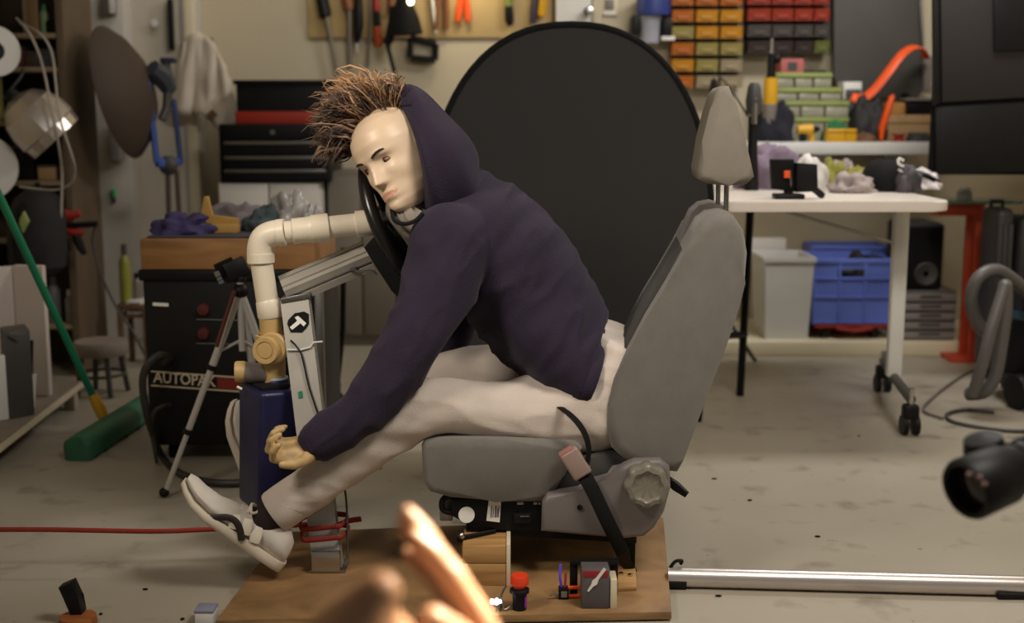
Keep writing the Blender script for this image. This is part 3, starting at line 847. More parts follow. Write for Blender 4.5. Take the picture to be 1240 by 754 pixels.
# ---- steering frame: post, arm, wheel
def extrusion(a, b, w, d, up, wide=True):
    a, b = Vector(a), Vector(b); t = (b - a).normalized(); u = Vector(up); u = (u - t * u.dot(t)).normalized(); v = t.cross(u)
    hw, hd, g_, dp = w / 2, d / 2, 0.004, 0.007
    def side(L, n):   # slots along a side of half length L
        k = 2 if L > 0.025 else 1
        return [(-L / 2, L / 2)[i] for i in range(2)] if k == 2 else [0]
    poly = []
    for q in (side(hw, 0) if wide else []): poly += [(q - g_, -hd), (q - g_, -hd + dp), (q + g_, -hd + dp), (q + g_, -hd)]
    poly = [(-hw, -hd)] + poly + [(hw, -hd)]
    for q in side(hd, 0): poly += [(hw, q - g_), (hw - dp, q - g_), (hw - dp, q + g_), (hw, q + g_)]
    poly += [(hw, hd)]
    for q in (reversed(side(hw, 0)) if wide else []): poly += [(q + g_, hd), (q + g_, hd - dp), (q - g_, hd - dp), (q - g_, hd)]
    poly += [(-hw, hd)]
    for q in reversed(side(hd, 0)): poly += [(-hw, q + g_), (-hw + dp, q + g_), (-hw + dp, q - g_), (-hw, q - g_)]
    return MB().prism([a + u * x + v * y for x, y in poly], b - a)
frame = thing('steering_frame', 'bare aluminium extrusion post and sloping arm carrying the steering wheel', 'frame', fl(397, 690, ZT))
base = fl(398, 688, ZT)
top = at(358, 362, 2.74)
extrusion(base, top, 0.062, 0.04, (1, 0, 0), False).build('post', M_ALU, frame, smooth=False)
a0, a1 = at(344, 352, 2.75), at(446, 309, 2.79)
extrusion(a0, a1, 0.04, 0.075, (0, -0.35, 0.94)).build('arm', M_ALU, frame, smooth=False)
MB().box(top + Vector((0.004, 0.0, 0.006)), (0.068, 0.05, 0.012), Matrix.Rotation(math.radians(-12), 3, 'Y'), 0.002).build('joint_plate', M_STEEL, frame)
fp = fl(396, 690, ZT)
MB().bb((base.x - 0.04, base.y - 0.03, ZT), (base.x + 0.04, base.y + 0.05, ZT + 0.006), 0.002).build('foot_plate', M_STEEL, frame)
MB().bb((base.x - 0.032, base.y - 0.034, ZT + 0.006), (base.x + 0.03, base.y - 0.021, ZT + 0.05), 0.002).build('foot_bracket', M_CHROME, frame)
def onpost(px, py):
    t = (py - 362) / (688 - 362.0); c = top.lerp(base, t)
    p = at(px, py, c.y - 0.021); return p
lg = [(348, 392), (349, 387), (357, 379), (368, 377), (374, 380), (374, 392), (371, 397), (366, 402), (352, 402)]
em = MB().prism([onpost(*p) for p in lg], (0, -0.0012, 0)).build('logo_plate', M_MATTE, frame, smooth=False)
MB().prism([onpost(*p) + Vector((0, -0.0014, 0)) for p in ((351, 396), (360, 388), (357, 384), (361, 382), (371, 391), (368, 395), (364, 391), (354, 399))], (0, -0.0006, 0)).build('logo_mark', M_PAPER, frame, smooth=False)
MB().prism([onpost(*p) for p in ((361, 474), (366, 473), (367, 481), (362, 482))], (0, -0.0012, 0)).build('green_sticker', M_GREEN, frame, smooth=False)
MB().tube(smoothpath([onpost(352, 412), onpost(359, 418) + Vector((0, -.006, 0)), onpost(366, 430) + Vector((0, -.006, 0)), onpost(374, 465) + Vector((0, -.005, 0)), onpost(382, 490) + Vector((0, -.005, 0)), onpost(392, 520) + Vector((0, -.004, 0))], 5), 0.0022, n=6).build('cable', M_BLACK, frame)
MB().tube([onpost(348, 423) + Vector((0, -.004, 0)), onpost(364, 423) + Vector((0, -.004, 0)), onpost(376, 420) + Vector((0, -.003, 0)), onpost(380, 414) + Vector((0, -.004, 0)), onpost(390, 413) + Vector((.002, -.004, 0))], 0.002, n=6).build('zip_tie', M_WHITEP, frame)
MB().tube(smoothpath([onpost(398, 575) + Vector((.03, 0, 0)), onpost(412, 600) + Vector((.012, 0, 0)), onpost(415, 630) + Vector((.01, 0, 0)), onpost(414, 676) + Vector((.012, 0, 0))], 4), 0.0025, n=6).build('cable', M_DGREY, frame)
# wheel
axw = Vector((0.86, -0.30, 0.42)).normalized()
wc = at(496, 266, 2.86)
wv = (Vector((0.42, 0, -0.89)) - axw * Vector((0.42, 0, -0.89)).dot(axw)).normalized(); ww = axw.cross(wv)
wr_ = 0.175
MB().tube([wc + (wv * math.cos(2 * PI * k / 48) + ww * math.sin(2 * PI * k / 48)) * wr_ for k in range(48)], 0.0155, n=12, closed=True).build('wheel_rim', mat('wheel_leather', (24, 22, 22), 0.28, var=0.1, scale=20), frame)
for k in (0.0, 0.33, 0.66):
    a = 2 * PI * k + PI / 2
    MB().tube([wc - axw * 0.04, wc - axw * 0.02 + (wv * math.cos(a) + ww * math.sin(a)) * .09, wc + (wv * math.cos(a) + ww * math.sin(a)) * wr_], [.02, .014, .012], n=8, flat=.5).build('wheel_spoke', M_BLACK, frame)
MB().lathe([(0, 0), (0.055, 0), (0.062, 0.02), (0.058, 0.05), (0.0, 0.055)], wc - axw * 0.07, axw, 24).build('wheel_hub', M_BLACK, frame)
mb_ = MB().prism([at(440, 300, 2.72), at(452, 318, 2.72), at(474, 352, 2.72), at(492, 372, 2.72), at(497, 320, 2.72), at(480, 296, 2.72), at(462, 276, 2.72)], (0.01, 0.15, 0), 0.008, 3).build('wheel_motor', M_MATTE, frame)
MB().tube(smoothpath([at(427, 326, 2.745), at(436, 329, 2.735), at(450, 328, 2.73), at(456, 333, 2.73)], 4), 0.003, n=6).build('bracket_clip', M_STEEL, frame)
MB().bb(at(424, 329, 2.74), at(433, 322, 2.76), 0.002).build('clip_block', M_DGREY, frame)

# ---- pipe rig with valve and tank
M_PVC = mat('pvc', (226, 214, 192), 0.4, var=0.03, scale=8)
M_TAN = mat('tan_pvc', (190, 158, 104), 0.45, var=0.06, scale=10)
pipe = thing('pipe_rig', 'cream plastic pipe with elbow and tan valve feeding the dark blue tank', 'pipe', at(335, 610, 2.74))
YP = 2.74
e0, e1 = at(452, 269, YP + .03), at(345, 281, YP)
dr_ = (e1 - e0).normalized()
MB().cyl(e0 - dr_ * .02, e1, 0.0245, n=24).build('pipe_section', M_PVC, pipe)
def sleeve(p, q, r):
    d = (q - p).normalized()
    return MB().lathe([(r * .8, 0), (r, 0.001), (r, (q - p).length - .001), (r * .8, (q - p).length)], p, d, 26)
L_ = lambda t: e0.lerp(e1, t)
sleeve(e0 - dr_ * .01, L_(.2), .0295).build('coupling', M_PVC, pipe)
sleeve(L_(.50), L_(.70), .0315).build('coupling', M_PVC, pipe)
MB().lathe([(.026, 0), (.0315, .0), (.0285, .012), (.0285, .045), (.026, .046)], L_(.68), dr_, 26).build('coupling', M_PVC, pipe)
el = smoothpath([at(345, 281, YP), at(330, 283, YP), at(319, 289, YP), at(315, 302, YP), at(316, 318, YP)], 5)
MB().tube(el, .029, n=24).build('elbow', M_PVC, pipe)
sleeve(at(346, 281, YP), at(336, 282.2, YP), .0305).build('elbow_collar', M_PVC, pipe)
sleeve(at(315.5, 306, YP), at(316, 318, YP), .0305).build('elbow_collar', M_PVC, pipe)
MB().cyl(at(316, 314, YP), at(327, 386, YP), .0245, n=24).build('pipe_section', M_PVC, pipe)
MB().lathe([(.0245, 0), (.028, .006), (.0285, .038), (.026, .042)], at(324.5, 362, YP), at(328, 386, YP) - at(324.5, 362, YP), 24).build('pipe_flare', M_PVC, pipe)
MB().cyl(at(327, 383, YP), at(329, 410, YP), .025, n=24).build('valve_neck', M_TAN, pipe)
vc = at(330, 420, YP)
MB().ell(vc, (.034, .036, .036), 20, 12).build('valve_body', M_TAN, pipe)
MB().lathe([(0, 0), (.034, 0), (.036, .006), (.036, .014), (.0325, .018), (.0, .018)], vc + Vector((.008, -.018, .002)), Vector((-.22, -1, .05)), 28).build('valve_ring', M_TAN, pipe)
cap_ = vc + Vector((-.004, -.036, 0))
MB().lathe([(0, 0), (.031, 0), (.0315, .012), (.029, .016), (.021, .016), (.020, .0135), (.0175, .0135), (.0165, .016), (0, .0165)], cap_, Vector((-.22, -1, .05)), 28).build('valve_cap', M_TAN, pipe)
MB().tube([vc + Vector((math.cos(2 * PI * k / 20) * .0335, math.sin(2 * PI * k / 20) * .0335, .026)) for k in range(20)], .004, n=6, closed=True).build('valve_bead', M_TAN, pipe)
MB().lathe([(.026, 0), (.0255, -.035), (.0245, -.07)], at(331.5, 430, YP), n=24).build('valve_tail', M_TAN, pipe)
pt_ = at(335, 458, YP)
MB().lathe([(.026, 0), (.026, -.004)], pt_ + Vector((0, 0, .004)), n=24).build('seal_ring', mat('pale_blue_seal', (170, 196, 214), .4), pipe)
MB().lathe([(0, 0), (.025, 0), (.028, -.006), (.028, -.03), (0, -.03)], pt_, n=24).build('tank_neck', M_NAVY, pipe)
# tank
tz0, tz1 = at(335, 612, YP).z, at(335, 466, YP).z
tk = MB()
rt = Matrix.Rotation(math.radians(-38), 3, 'Z')
tk.box(((at(324, 540, YP).x) + .001, YP, (tz0 + tz1) / 2), (0.098, 0.135, tz1 - tz0), Matrix.Rotation(math.radians(3.5), 3, 'Y') @ Matrix.Rotation(math.radians(34), 3, 'Z'), 0.012, 4, taper=.9)
tk.build('tank', M_NAVY, pipe, angle=60)
MB().box((at(324, 470, YP).x, YP, tz1 + .003), (0.07, 0.1, .012), Matrix.Rotation(math.radians(34), 3, 'Z'), .004).build('tank_lid', M_MATTE, pipe)
sp_ = at(288, 450, YP - .01)
MB().lathe([(0, 0), (.0225, 0), (.024, .004), (.024, .02), (.021, .026), (0, .026)], sp_ + Vector((-.006, 0, 0)), Vector((1, .12, 0)), 24).build('spout_cap', M_TAN, pipe)
MB().cyl(sp_ + Vector((.015, 0, 0)), at(322, 452, YP), .023, n=20).build('spout_pipe', mat('grey_translucent', (112, 104, 98), .3, var=.08), pipe)
MB().tube([at(287, 468, YP - .03), at(293, 471, YP - .03)], .003, n=6).build('spout_clip', M_PAPER, pipe)

# ---- red ratchet strap along the floor, round the post
M_STRAP = mat('red_webbing', (140, 44, 30), 0.75, var=0.1, scale=40)
Ys = 2.66
st = thing('ratchet_strap', 'dull red webbing strap pulled taut across the floor to the aluminium post', 'strap', at(200, 640, Ys))
MB().tube(smoothpath([at(-30, 641, Ys - .02), at(60, 641, Ys - .02), at(180, 643, Ys - .02), at(246, 641, Ys - .01), at(350, 636, Ys), at(378, 634, Ys + .03)], 6), 0.0058, n=8, flat=.4, up=(0, 0, 1)).build('webbing', M_STRAP, st)
pc = lambda py: top.lerp(base, (py - 362) / 326.0)
for py in (633, 646):
    c = pc(py); hw = .044
    MB().tube(smoothpath([c + Vector((-hw, .04, .0)), c + Vector((-hw, -.034, 0)), c + Vector((-hw * .6, -.04, -.002)), c + Vector((hw * .6, -.04, .003)), c + Vector((hw, -.034, .004)), c + Vector((hw, .04, .004))], 4, closed=True), .0062, n=8, flat=.5, up=(0, 0, 1), closed=True).build('webbing_loop', M_STRAP, st)
c = pc(633)
MB().tube(smoothpath([c + Vector((.03, -.04, .003)), at(420, 631, 2.66), at(437, 628, 2.66)], 4), .0062, n=8, flat=.5, up=(0, 0, 1)).build('webbing_tail', M_STRAP, st)

# ---- electronics on the board
def put(px, py, z=ZT): return fl(px, py, z)
ch = thing('electronics_box', 'grey electronics block with a white mark on its front, on the plywood board', 'electronics', put(725, 735))
p0 = put(704, 737); p1 = put(738, 737); zt = at(721, 690, p0.y).z
MB().bb((p0.x, p0.y, ZT), (p1.x, p0.y + .05, zt), .003).build('case', mat('grey_vinyl', (84, 80, 80), .6, var=.1, scale=30), ch)
yy = p0.y - .001
MB().prism([at(px, py, yy) for px, py in ((711, 715), (716, 707), (717, 703), (722, 699), (731, 687), (734, 689), (725, 701), (723, 707), (718, 710), (713, 716))], (0, -.0015, 0)).build('white_mark', M_PAPER, ch, smooth=False)
MB().bb(at(706, 691, yy), at(734, 688.5, p0.y + .05), .002).build('red_band', mat('crimson_tape', (140, 30, 40), .5), ch)
MB().bb((put(739, 737).x, p0.y, ZT), (put(747, 737).x, p0.y + .05, zt - .02), .001).build('side_strip', M_CREAM, ch)
br = thing('clamp_bracket', 'black metal bracket bar across the back of the electronics block', 'bracket', put(720, 700))
MB().bb(at(691, 684, p0.y + .06), at(748, 675, p0.y + .08), .002).build('bar', M_METALB, br)
for px in (695, 744):
    q = at(px, 680, p0.y + .065); MB().bb((q.x - .008, q.y, ZT), (q.x + .008, q.y + .012, q.z), .002).build('leg', M_METALB, br)
cn = thing('terminal_module', 'tiny circuit module with orange terminals left of the grey electronics block', 'electronics', put(683, 725))
q = put(683, 726)
MB().bb((q.x - .011, q.y, ZT), (q.x + .010, q.y + .02, ZT + .024), .002).build('module', M_BLACK, cn)
MB().bb((q.x - .006, q.y - .002, ZT + .006), (q.x + .006, q.y, ZT + .018)).build('chip_label', M_GREYP, cn)
for dz in (.002, .02):
    MB().tube([Vector((q.x + .008, q.y + .008, ZT + dz + .003)), Vector((p0.x, q.y + .01, ZT + dz + .003))], .004, n=6).build('orange_wire', M_ORANGE, cn)
MB().tube(smoothpath([Vector((q.x - .004, q.y + .01, ZT + .02)), Vector((q.x - .008, q.y + .015, ZT + .045)), Vector((q.x - .006, q.y + .03, ZT + .065))], 4), .003, n=6).build('blue_wire', mat('violet_wire', (90, 60, 190), .5), cn)
MB().tube([Vector((q.x - .01, q.y + .004, ZT + .012)), Vector((q.x - .03, q.y + .002, ZT + .008))], .0022, n=6).build('probe', M_CHROME, cn)
MB().tube([Vector((q.x + .002, q.y + .01, ZT + .02)), Vector((q.x + .004, q.y + .02, ZT + .05))], .003, n=6).build('red_wire', M_RED, cn)
es = thing('push_button', 'orange-red push button on a black stem beside the lit circuit', 'button', put(629, 738))
q = put(629, 737)
MB().lathe([(0, 0), (.014, 0), (.014, .034), (.02, .036), (.02, .042), (.014, .046), (0, .046)], q, n=20).build('stem', M_BLACK, es)
MB().lathe([(0, .042), (.013, .042), (.013, .05), (.0185, .053), (.0185, .068), (.016, .072), (0, .072)], q, n=20).build('cap', mat('button_red', (226, 62, 24), .4), es)
MB().bb((q.x + .010, q.y - .012, ZT + .006), (q.x + .015, q.y + .002, ZT + .03), .001).build('pink_wire', mat('magenta_wire', (150, 40, 150), .5), es)
MB().tube(smoothpath([q + Vector((-.012, 0, .012)), q + Vector((-.03, -.012, .004)), q + Vector((-.036, 0, .03)), q + Vector((-.026, .01, .045))], 4), .0018, n=6).build('wire', M_STEEL, es)
ld = thing('lit_circuit', 'small round circuit board with glowing white light diodes left of the red button', 'electronics', put(599, 736))
q = put(600, 738)
MB().lathe([(0, 0), (.012, 0), (.014, .012), (.012, .016), (0, .016)], q, n=16).build('holder', M_STEEL, ld)
for k in range(6):
    a = 2 * PI * k / 5; r = .0085 if k < 5 else 0
    MB().ell(q + Vector((math.cos(a) * r, math.sin(a) * r - .004, .019)), .004, 8, 6).build('light_diode', mat('white_diode', (250, 250, 255), .3, emit=(235, 240, 255), estr=5), ld)
MB().tube(smoothpath([q + Vector((.008, .004, .016)), q + Vector((.014, .01, .034)), q + Vector((.018, .012, .04))], 3), .0025, n=6).build('wire', M_CHROME, ld)
wr2 = thing('spanner', 'dark steel tool lying on top of the pine block under the seat', 'tool', at(575, 663, 2.6))
zz = at(590, 661, pA.y).z + .004
MB().tube([Vector((at(556, 664, 2.6).x, pA.y + .03, zz)), Vector((at(600, 655, 2.6).x, pA.y + .08, zz))], [.008, .006], n=8, flat=.5).build('handle', M_METALB, wr2)
MB().ell(Vector((at(561, 663, 2.6).x, pA.y + .035, zz + .006)), .007, 10, 6).build('rivet', M_CHROME, wr2)

# ---- silver pole on the floor
pl = thing('silver_pole', 'long silver metal pole lying on the floor right of the board', 'pole', fl(1000, 712))
qa, qb = fl(805, 712), fl(1300, 725)
R_ = 0.0215
ua = Vector((qa.x - .03, qa.y + .012, R_)); ub = Vector((qb.x, qb.y + .012, R_))
ua = Vector((.335, ua.y, R_)); 
MB().cyl(ua, ub, R_, n=24).build('tube', mat('satin_pole', (205, 196, 190), .32, .75, var=.04), pl)
MB().cyl(ua.lerp(ub, .0) + Vector((.0, -.012, -.009)), ua.lerp(ub, .045) + Vector((0, -.012, -.009)), .0125, n=12).build('end_clamp', M_BLACK, pl)
MB().tube(smoothpath([ua + Vector((.005, .0, .02)), ua + Vector((.015, 0, .034)), ua + Vector((.03, 0, .036)), ua + Vector((.026, 0, .028))], 3), .004, n=6).build('end_clip', M_BLACK, pl)
MB().cyl(at(1208, 720, qb.y + .0), at(1262, 722, qb.y + .0), .008, n=10).build('foot_pad', M_BLACK, pl)
# ================================================================ background, right half
# ---- black pop-up backdrop
YB = 3.66
bc = at(690, 262, YB); rx_ = 172 / F * YB * 1.0; 
zt_ = at(690, 30, YB).z
rz_ = (zt_ - 0.02) / 2; bc.z = zt_ - rz_
def sup(k, n, r1, r2, e=2.3):
    t = 2 * PI * k / n; c, s_ = math.cos(t), math.sin(t)
    return Vector((r1 * math.copysign(abs(c) ** (2 / e), c), 0, r2 * math.copysign(abs(s_) ** (2 / e), s_)))
bk_ = thing('pop_up_backdrop', 'tall round black pop-up backdrop standing on the floor behind the car seat', 'backdrop', (bc.x, YB, 0))
MB().loft([[bc + sup(k, 72, rx_ * q, rz_ * q) + Vector((0, dy, 0)) for k in range(72)] for q, dy in ((.2, -.012), (.6, -.010), (.985, -.006), (.985, .006), (.5, .01), (.2, .012))]).build('backdrop_cloth', mat('backdrop_black', (42, 39, 39), 0.9, var=.06, scale=3, bump=.05, bscale=30), bk_, angle=30)
MB().tube([bc + sup(k, 72, rx_, rz_) for k in range(72)], .011, n=8, closed=True).build('rim', M_MATTE, bk_)
MB().tube([bc + Vector((0, .015, .2)), Vector((bc.x, YB + .45, .012))], .01, n=8).build('prop_leg', M_METALB, bk_)
MB().bb((bc.x - .22, YB - .03, 0), (bc.x + .22, YB + .03, .018), .004).build('foot', M_METALB, bk_)

# ---- storage bins on a wall panel
M_LOUV = mat('louvre_grey', (150, 142, 128), .6, var=.05)
M_LOUVR = mat('louvre_dark', (112, 102, 92), .6, var=.05)
YW = BW
def panel(x0, y0, x1, y1, m, label):
    a, b = at(x0, y0, YW - .02), at(x1, y1, YW - .02)
    t = thing('louvre_panel', label, 'panel', ((a.x + b.x) / 2, YW - .01, b.z))
    MB().bb((a.x, YW - .012, b.z), (b.x, YW, a.z), .002).build('sheet', m, t)
    n = 9
    for i in range(n):
        z = b.z + (a.z - b.z) * (i + .5) / n
        MB().bb((a.x + .01, YW - .02, z - .004), (b.x - .01, YW - .012, z + .004), .001).build('louvre', m, t)
panel(812, -25, 899, 104, M_LOUV, 'pale louvre panel on the wall holding yellow storage bins')
panel(902, -25, 1007, 63, M_LOUVR, 'dark louvre panel on the wall holding red and grey storage bins')
BINC = {'y': ((214, 146, 30), 'yellow'), 'o': ((196, 108, 26), 'orange'), 'p': ((168, 152, 84), 'olive'), 't': ((176, 160, 128), 'tan'),
        'r': ((170, 54, 28), 'red'), 'g': ((84, 76, 72), 'grey'), 'b': ((60, 46, 42), 'dark brown'), 'v': ((110, 116, 54), 'green')}
ROWN = ['top row', 'second row from the top', 'third row from the top', 'fourth row from the top', 'second row from the bottom', 'bottom row']
def bin_(x0, y0, x1, y1, col, label, grp):
    Yf = YW - .13
    a, b = at(x0, y0, Yf), at(x1, y1, Yf)
    m = mat('bin_' + BINC[col][1].replace(' ', '_'), tuple(v * .86 for v in BINC[col][0]), .5, var=.06)
    t = thing('storage_bin', label, 'storage bin', ((a.x + b.x) / 2, YW - .08, b.z), grp)
    h = a.z - b.z; yb = YW - .022
    q = MB()
    q.prism([Vector((a.x, yb, b.z)), Vector((a.x, Yf + .012, b.z)), Vector((a.x, Yf, b.z + h * .82)), Vector((a.x, Yf + .04, b.z + h * .86)), Vector((a.x, yb, b.z + h * .95))], (.003, 0, 0))
    q.prism([Vector((b.x - .003, yb, b.z)), Vector((b.x - .003, Yf + .012, b.z)), Vector((b.x - .003, Yf, b.z + h * .82)), Vector((b.x - .003, Yf + .04, b.z + h * .86)), Vector((b.x - .003, yb, b.z + h * .95))], (.003, 0, 0))
    q.bb((a.x, Yf + .01, b.z), (b.x, yb, b.z + .004))
    q.bb((a.x, yb - .003, b.z), (b.x, yb, b.z + h * .98))
    q.build('bin_body', m, t)
    MB().prism([Vector((a.x, Yf + .012, b.z)), Vector((a.x, Yf, b.z + h * .82)), Vector((a.x, Yf + .005, b.z + h * .84)), Vector((a.x, Yf + .017, b.z))], (b.x - a.x, 0, 0)).build('bin_front', m, t)
    MB().bb((a.x + (b.x - a.x) * .25, Yf + .001, b.z + h * .2), (a.x + (b.x - a.x) * .75, Yf + .012, b.z + h * .42)).build('label_holder', m, t)
rows = ['ooo', 'oyy', 'pyy', 'opp', 'ypt', 'ott']
for r, cols in enumerate(rows):
    y0 = -13 + 20 * r
    for c, ch_ in enumerate(cols):
        x0 = 814 + 29.5 * c
        bin_(x0, y0 + 2, x0 + 26.5, y0 + 19, ch_, '%s storage bin, %s, %s column of the three-column panel' % (BINC[ch_][1], ROWN[r], ('left', 'middle', 'right')[c]), 'bins on the three-column panel')
rows = ['rrrr', 'rrrr', 'gggg', 'bbbv']
RN2 = ['cut-off top row', 'full red row', 'grey row', 'bottom row']
xs = [905, 935, 962, 986, 1006]
for r, cols in enumerate(rows):
    y0 = -13 + 19.5 * r
    for c, ch_ in enumerate(cols):
        bin_(xs[c] + 1, y0 + 1, xs[c + 1] - 1, y0 + 18, ch_, '%s storage bin, %s, %s column of the four-column panel' % (BINC[ch_][1], RN2[r], ('first', 'second', 'third', 'last')[c]), 'bins on the four-column panel')

# ---- switch plate, blue-capped filter on the wall
a, b = at(727, -6, YW), at(748, 20, YW)
sw = thing('light_switch', 'pale wall switch plate with rocker above the black backdrop', 'switch', ((a.x + b.x) / 2, YW - .01, b.z))
MB().bb((a.x, YW - .012, b.z), (b.x, YW, a.z), .004).build('plate', M_CREAM, sw)
MB().bb((a.x + .02, YW - .02, b.z + .03), (b.x - .02, YW - .011, a.z - .02), .002).build('rocker', M_GREYP, sw)
MB().bb((a.x + .012, YW - .018, b.z + .006), (b.x - .012, YW - .011, b.z + .022), .002).build('lower_strip', M_PAPER, sw)
fp_ = at(792, 30, 5.62); k = 5.62 / F
bf = thing('air_filter', 'blue-topped filter canister with clear jar on the wall left of the yellow bins', 'filter', (fp_.x, 5.66, at(790, 53, 5.62).z))
zz = lambda py: at(790, py, 5.62).z
MB().lathe([(0, zz(18) - fp_.z), (20 * k, zz(18) - fp_.z), (21 * k, zz(10) - fp_.z), (20 * k, zz(-8) - fp_.z), (0, zz(-8) - fp_.z)], (fp_.x, 5.65, fp_.z), n=22).build('blue_cap', mat('filter_blue', (48, 62, 128), .4, var=.15), bf)
MB().lathe([(0, zz(52) - fp_.z), (11 * k, zz(52) - fp_.z), (12 * k, zz(28) - fp_.z), (15 * k, zz(19) - fp_.z), (0, zz(19) - fp_.z)], (fp_.x - 4 * k, 5.65, fp_.z), n=20).build('clear_jar', mat('jar_plastic', (156, 156, 166), .25, var=.08), bf)
MB().bb((fp_.x - 26 * k, 5.62, zz(42)), (fp_.x - 17 * k, 5.75, zz(18)), .008).build('bracket', M_BLACK, bf)
MB().bb((fp_.x + 10 * k, 5.63, zz(44)), (fp_.x + 24 * k, 5.75, zz(20)), .008).build('bracket', M_BLACK, bf)
MB().bb((fp_.x + 9 * k, 5.61, zz(49)), (fp_.x + 25 * k, 5.64, zz(44)), .004).build('white_lever', M_PAPER, bf)
for py in (16, 41):
    MB().ell((fp_.x + 31 * k, 5.66, zz(py)), (.018, .02, .018), 10, 6).build('tap_knob', M_BLACK, bf)
    MB().cyl((fp_.x + 10 * k, 5.66, zz(py)), (fp_.x + 31 * k, 5.66, zz(py)), .007, n=8).build('tap_stem', M_BLACK, bf)

# ---- white wall shelf and what stands on it
YSH = 5.25
za = at(1000, 172, YSH).z; zb = at(1000, 187, YSH).z
xa = at(885, 180, YSH).x; xb = at(1140, 180, YSH).x
shf = thing('wall_shelf', 'long white shelf board on the back wall above the folding table', 'shelf', ((xa + xb) / 2, 5.5, zb))
MB().bb((xa, YSH, zb), (xb, BW, za), .004).build('shelf_board', M_WHITEP, shf)
for t in (.1, .5, .9):
    x = xa + (xb - xa) * t
    MB().prism([Vector((x, BW, zb)), Vector((x, BW - .3, zb)), Vector((x, BW, zb - .22))], (.02, 0, 0)).build('shelf_bracket', M_WHITE, shf)
SZ = za
def S(px, py, Y=5.4): return at(px, py, Y)
def sx(px, Y=5.4): return at(px, 150, Y).x
def boxitem(name, m, x0, x1, ytop, Y, dep, label, cat, bev=.004, zbase=None, extra=None):
    z0 = SZ if zbase is None else zbase
    a = at(x0, ytop, Y); b = at(x1, ytop, Y)
    t = thing(name, label, cat, ((a.x + b.x) / 2, Y + dep / 2, z0))
    MB().bb((a.x, Y, z0), (b.x, Y + dep, a.z), bev).build('body', m, t)
    return t, a, b
# organiser
og = thing('drawer_organiser', 'green-railed organiser with clear small drawers on the wall shelf', 'organiser', S(985, 172))
MG = mat('organiser_green', (140, 152, 84), .5, var=.06); MC = mat('clear_drawer', (150, 148, 128), .3, var=.12, scale=20)
MI = mat('drawer_content', (96, 92, 84), .7, var=.3, scale=30)
tops = (88, 106, 122, 142)
zz = lambda py: at(985, py, 5.4).z
for i, (y0, x1) in enumerate(zip(tops, (1006, 1018, 1028, 1028))):
    xl, xr = sx(938 + i), sx(x1)
    MB().bb((xl, 5.4, zz(y0 + 6)), (xr, 5.62, zz(y0)), .003).build('green_rail', MG, og)
    bot = zz(tops[i + 1]) if i < 3 else SZ
    MB().bb((xl, 5.44, bot), (xr, 5.62, zz(y0 + 6))).build('drawer_case', MI, og)
    n = 3
    for j in range(n):
        w_ = (xr - xl) / n
        MB().bb((xl + w_ * j + .004, 5.405, bot + .002), (xl + w_ * (j + 1) - .004, 5.44, zz(y0 + 7)), .003).build('drawer', MC, og)
t, a, b = boxitem('pink_carton', mat('pink_card', (170, 92, 88), .7, var=.12), 946, 974, 71, 5.45, .12, 'pink carton with dark print lying on top of the green organiser', 'carton', zbase=zz(88))
MB().bb((a.x + .03, 5.447, a.z - .05), (b.x - .03, 5.452, a.z - .015)).build('print', M_DGREY, t)
MB().bb((b.x + .02, 5.449, zz(88)), (b.x + .12, 5.55, zz(88) + .014), .003)
t, a, b = boxitem('black_tray', M_BLACK, 976, 1001, 85, 5.45, .12, 'thin black tray on top of the green organiser beside the pink carton', 'tray', zbase=zz(88))
# sealant cartridge
cx_ = sx(933, 5.3); k = 5.3 / F; z_ = lambda py: at(933, py, 5.3).z
sc = thing('sealant_cartridge', 'yellow sealant cartridge with black grip and silver nozzle, left of the organiser', 'cartridge', (cx_, 5.32, SZ))
MB().lathe([(0, SZ - SZ), (8 * k, 0), (8.5 * k, .01), (8.5 * k, z_(126) - SZ), (0, z_(126) - SZ)], (cx_, 5.32, SZ), n=18).build('can_base', M_GREYP, sc)
MB().lathe([(0, z_(126) - SZ), (8 * k, z_(126) - SZ), (8 * k, z_(94) - SZ), (0, z_(94) - SZ)], (cx_, 5.32, SZ), n=18).build('yellow_body', M_YELLOW, sc)
MB().lathe([(0, z_(95) - SZ), (5 * k, z_(95) - SZ), (5 * k, z_(66) - SZ), (2 * k, z_(64) - SZ), (0, z_(64) - SZ)], (cx_, 5.32, SZ), n=14).build('black_grip', M_BLACK, sc)
MB().lathe([(0, z_(66) - SZ), (2.2 * k, z_(66) - SZ), (1.2 * k, z_(46) - SZ), (0, z_(46) - SZ)], (cx_, 5.32, SZ), n=10).build('nozzle', M_CHROME, sc)
MB().ell((cx_ + 6 * k, 5.31, z_(71)), (.02, .02, .022), 10, 6).build('trigger', M_BLACK, sc)
heap('navy_cloth', mat('navy_cloth', (26, 26, 38), .9, var=.2), (sx(941, 5.33), 5.36, SZ), (.085, .09, at(941, 126, 5.33).z - SZ), 3, 'crumpled navy black cloth on the wall shelf under the yellow cartridge', 'cloth')
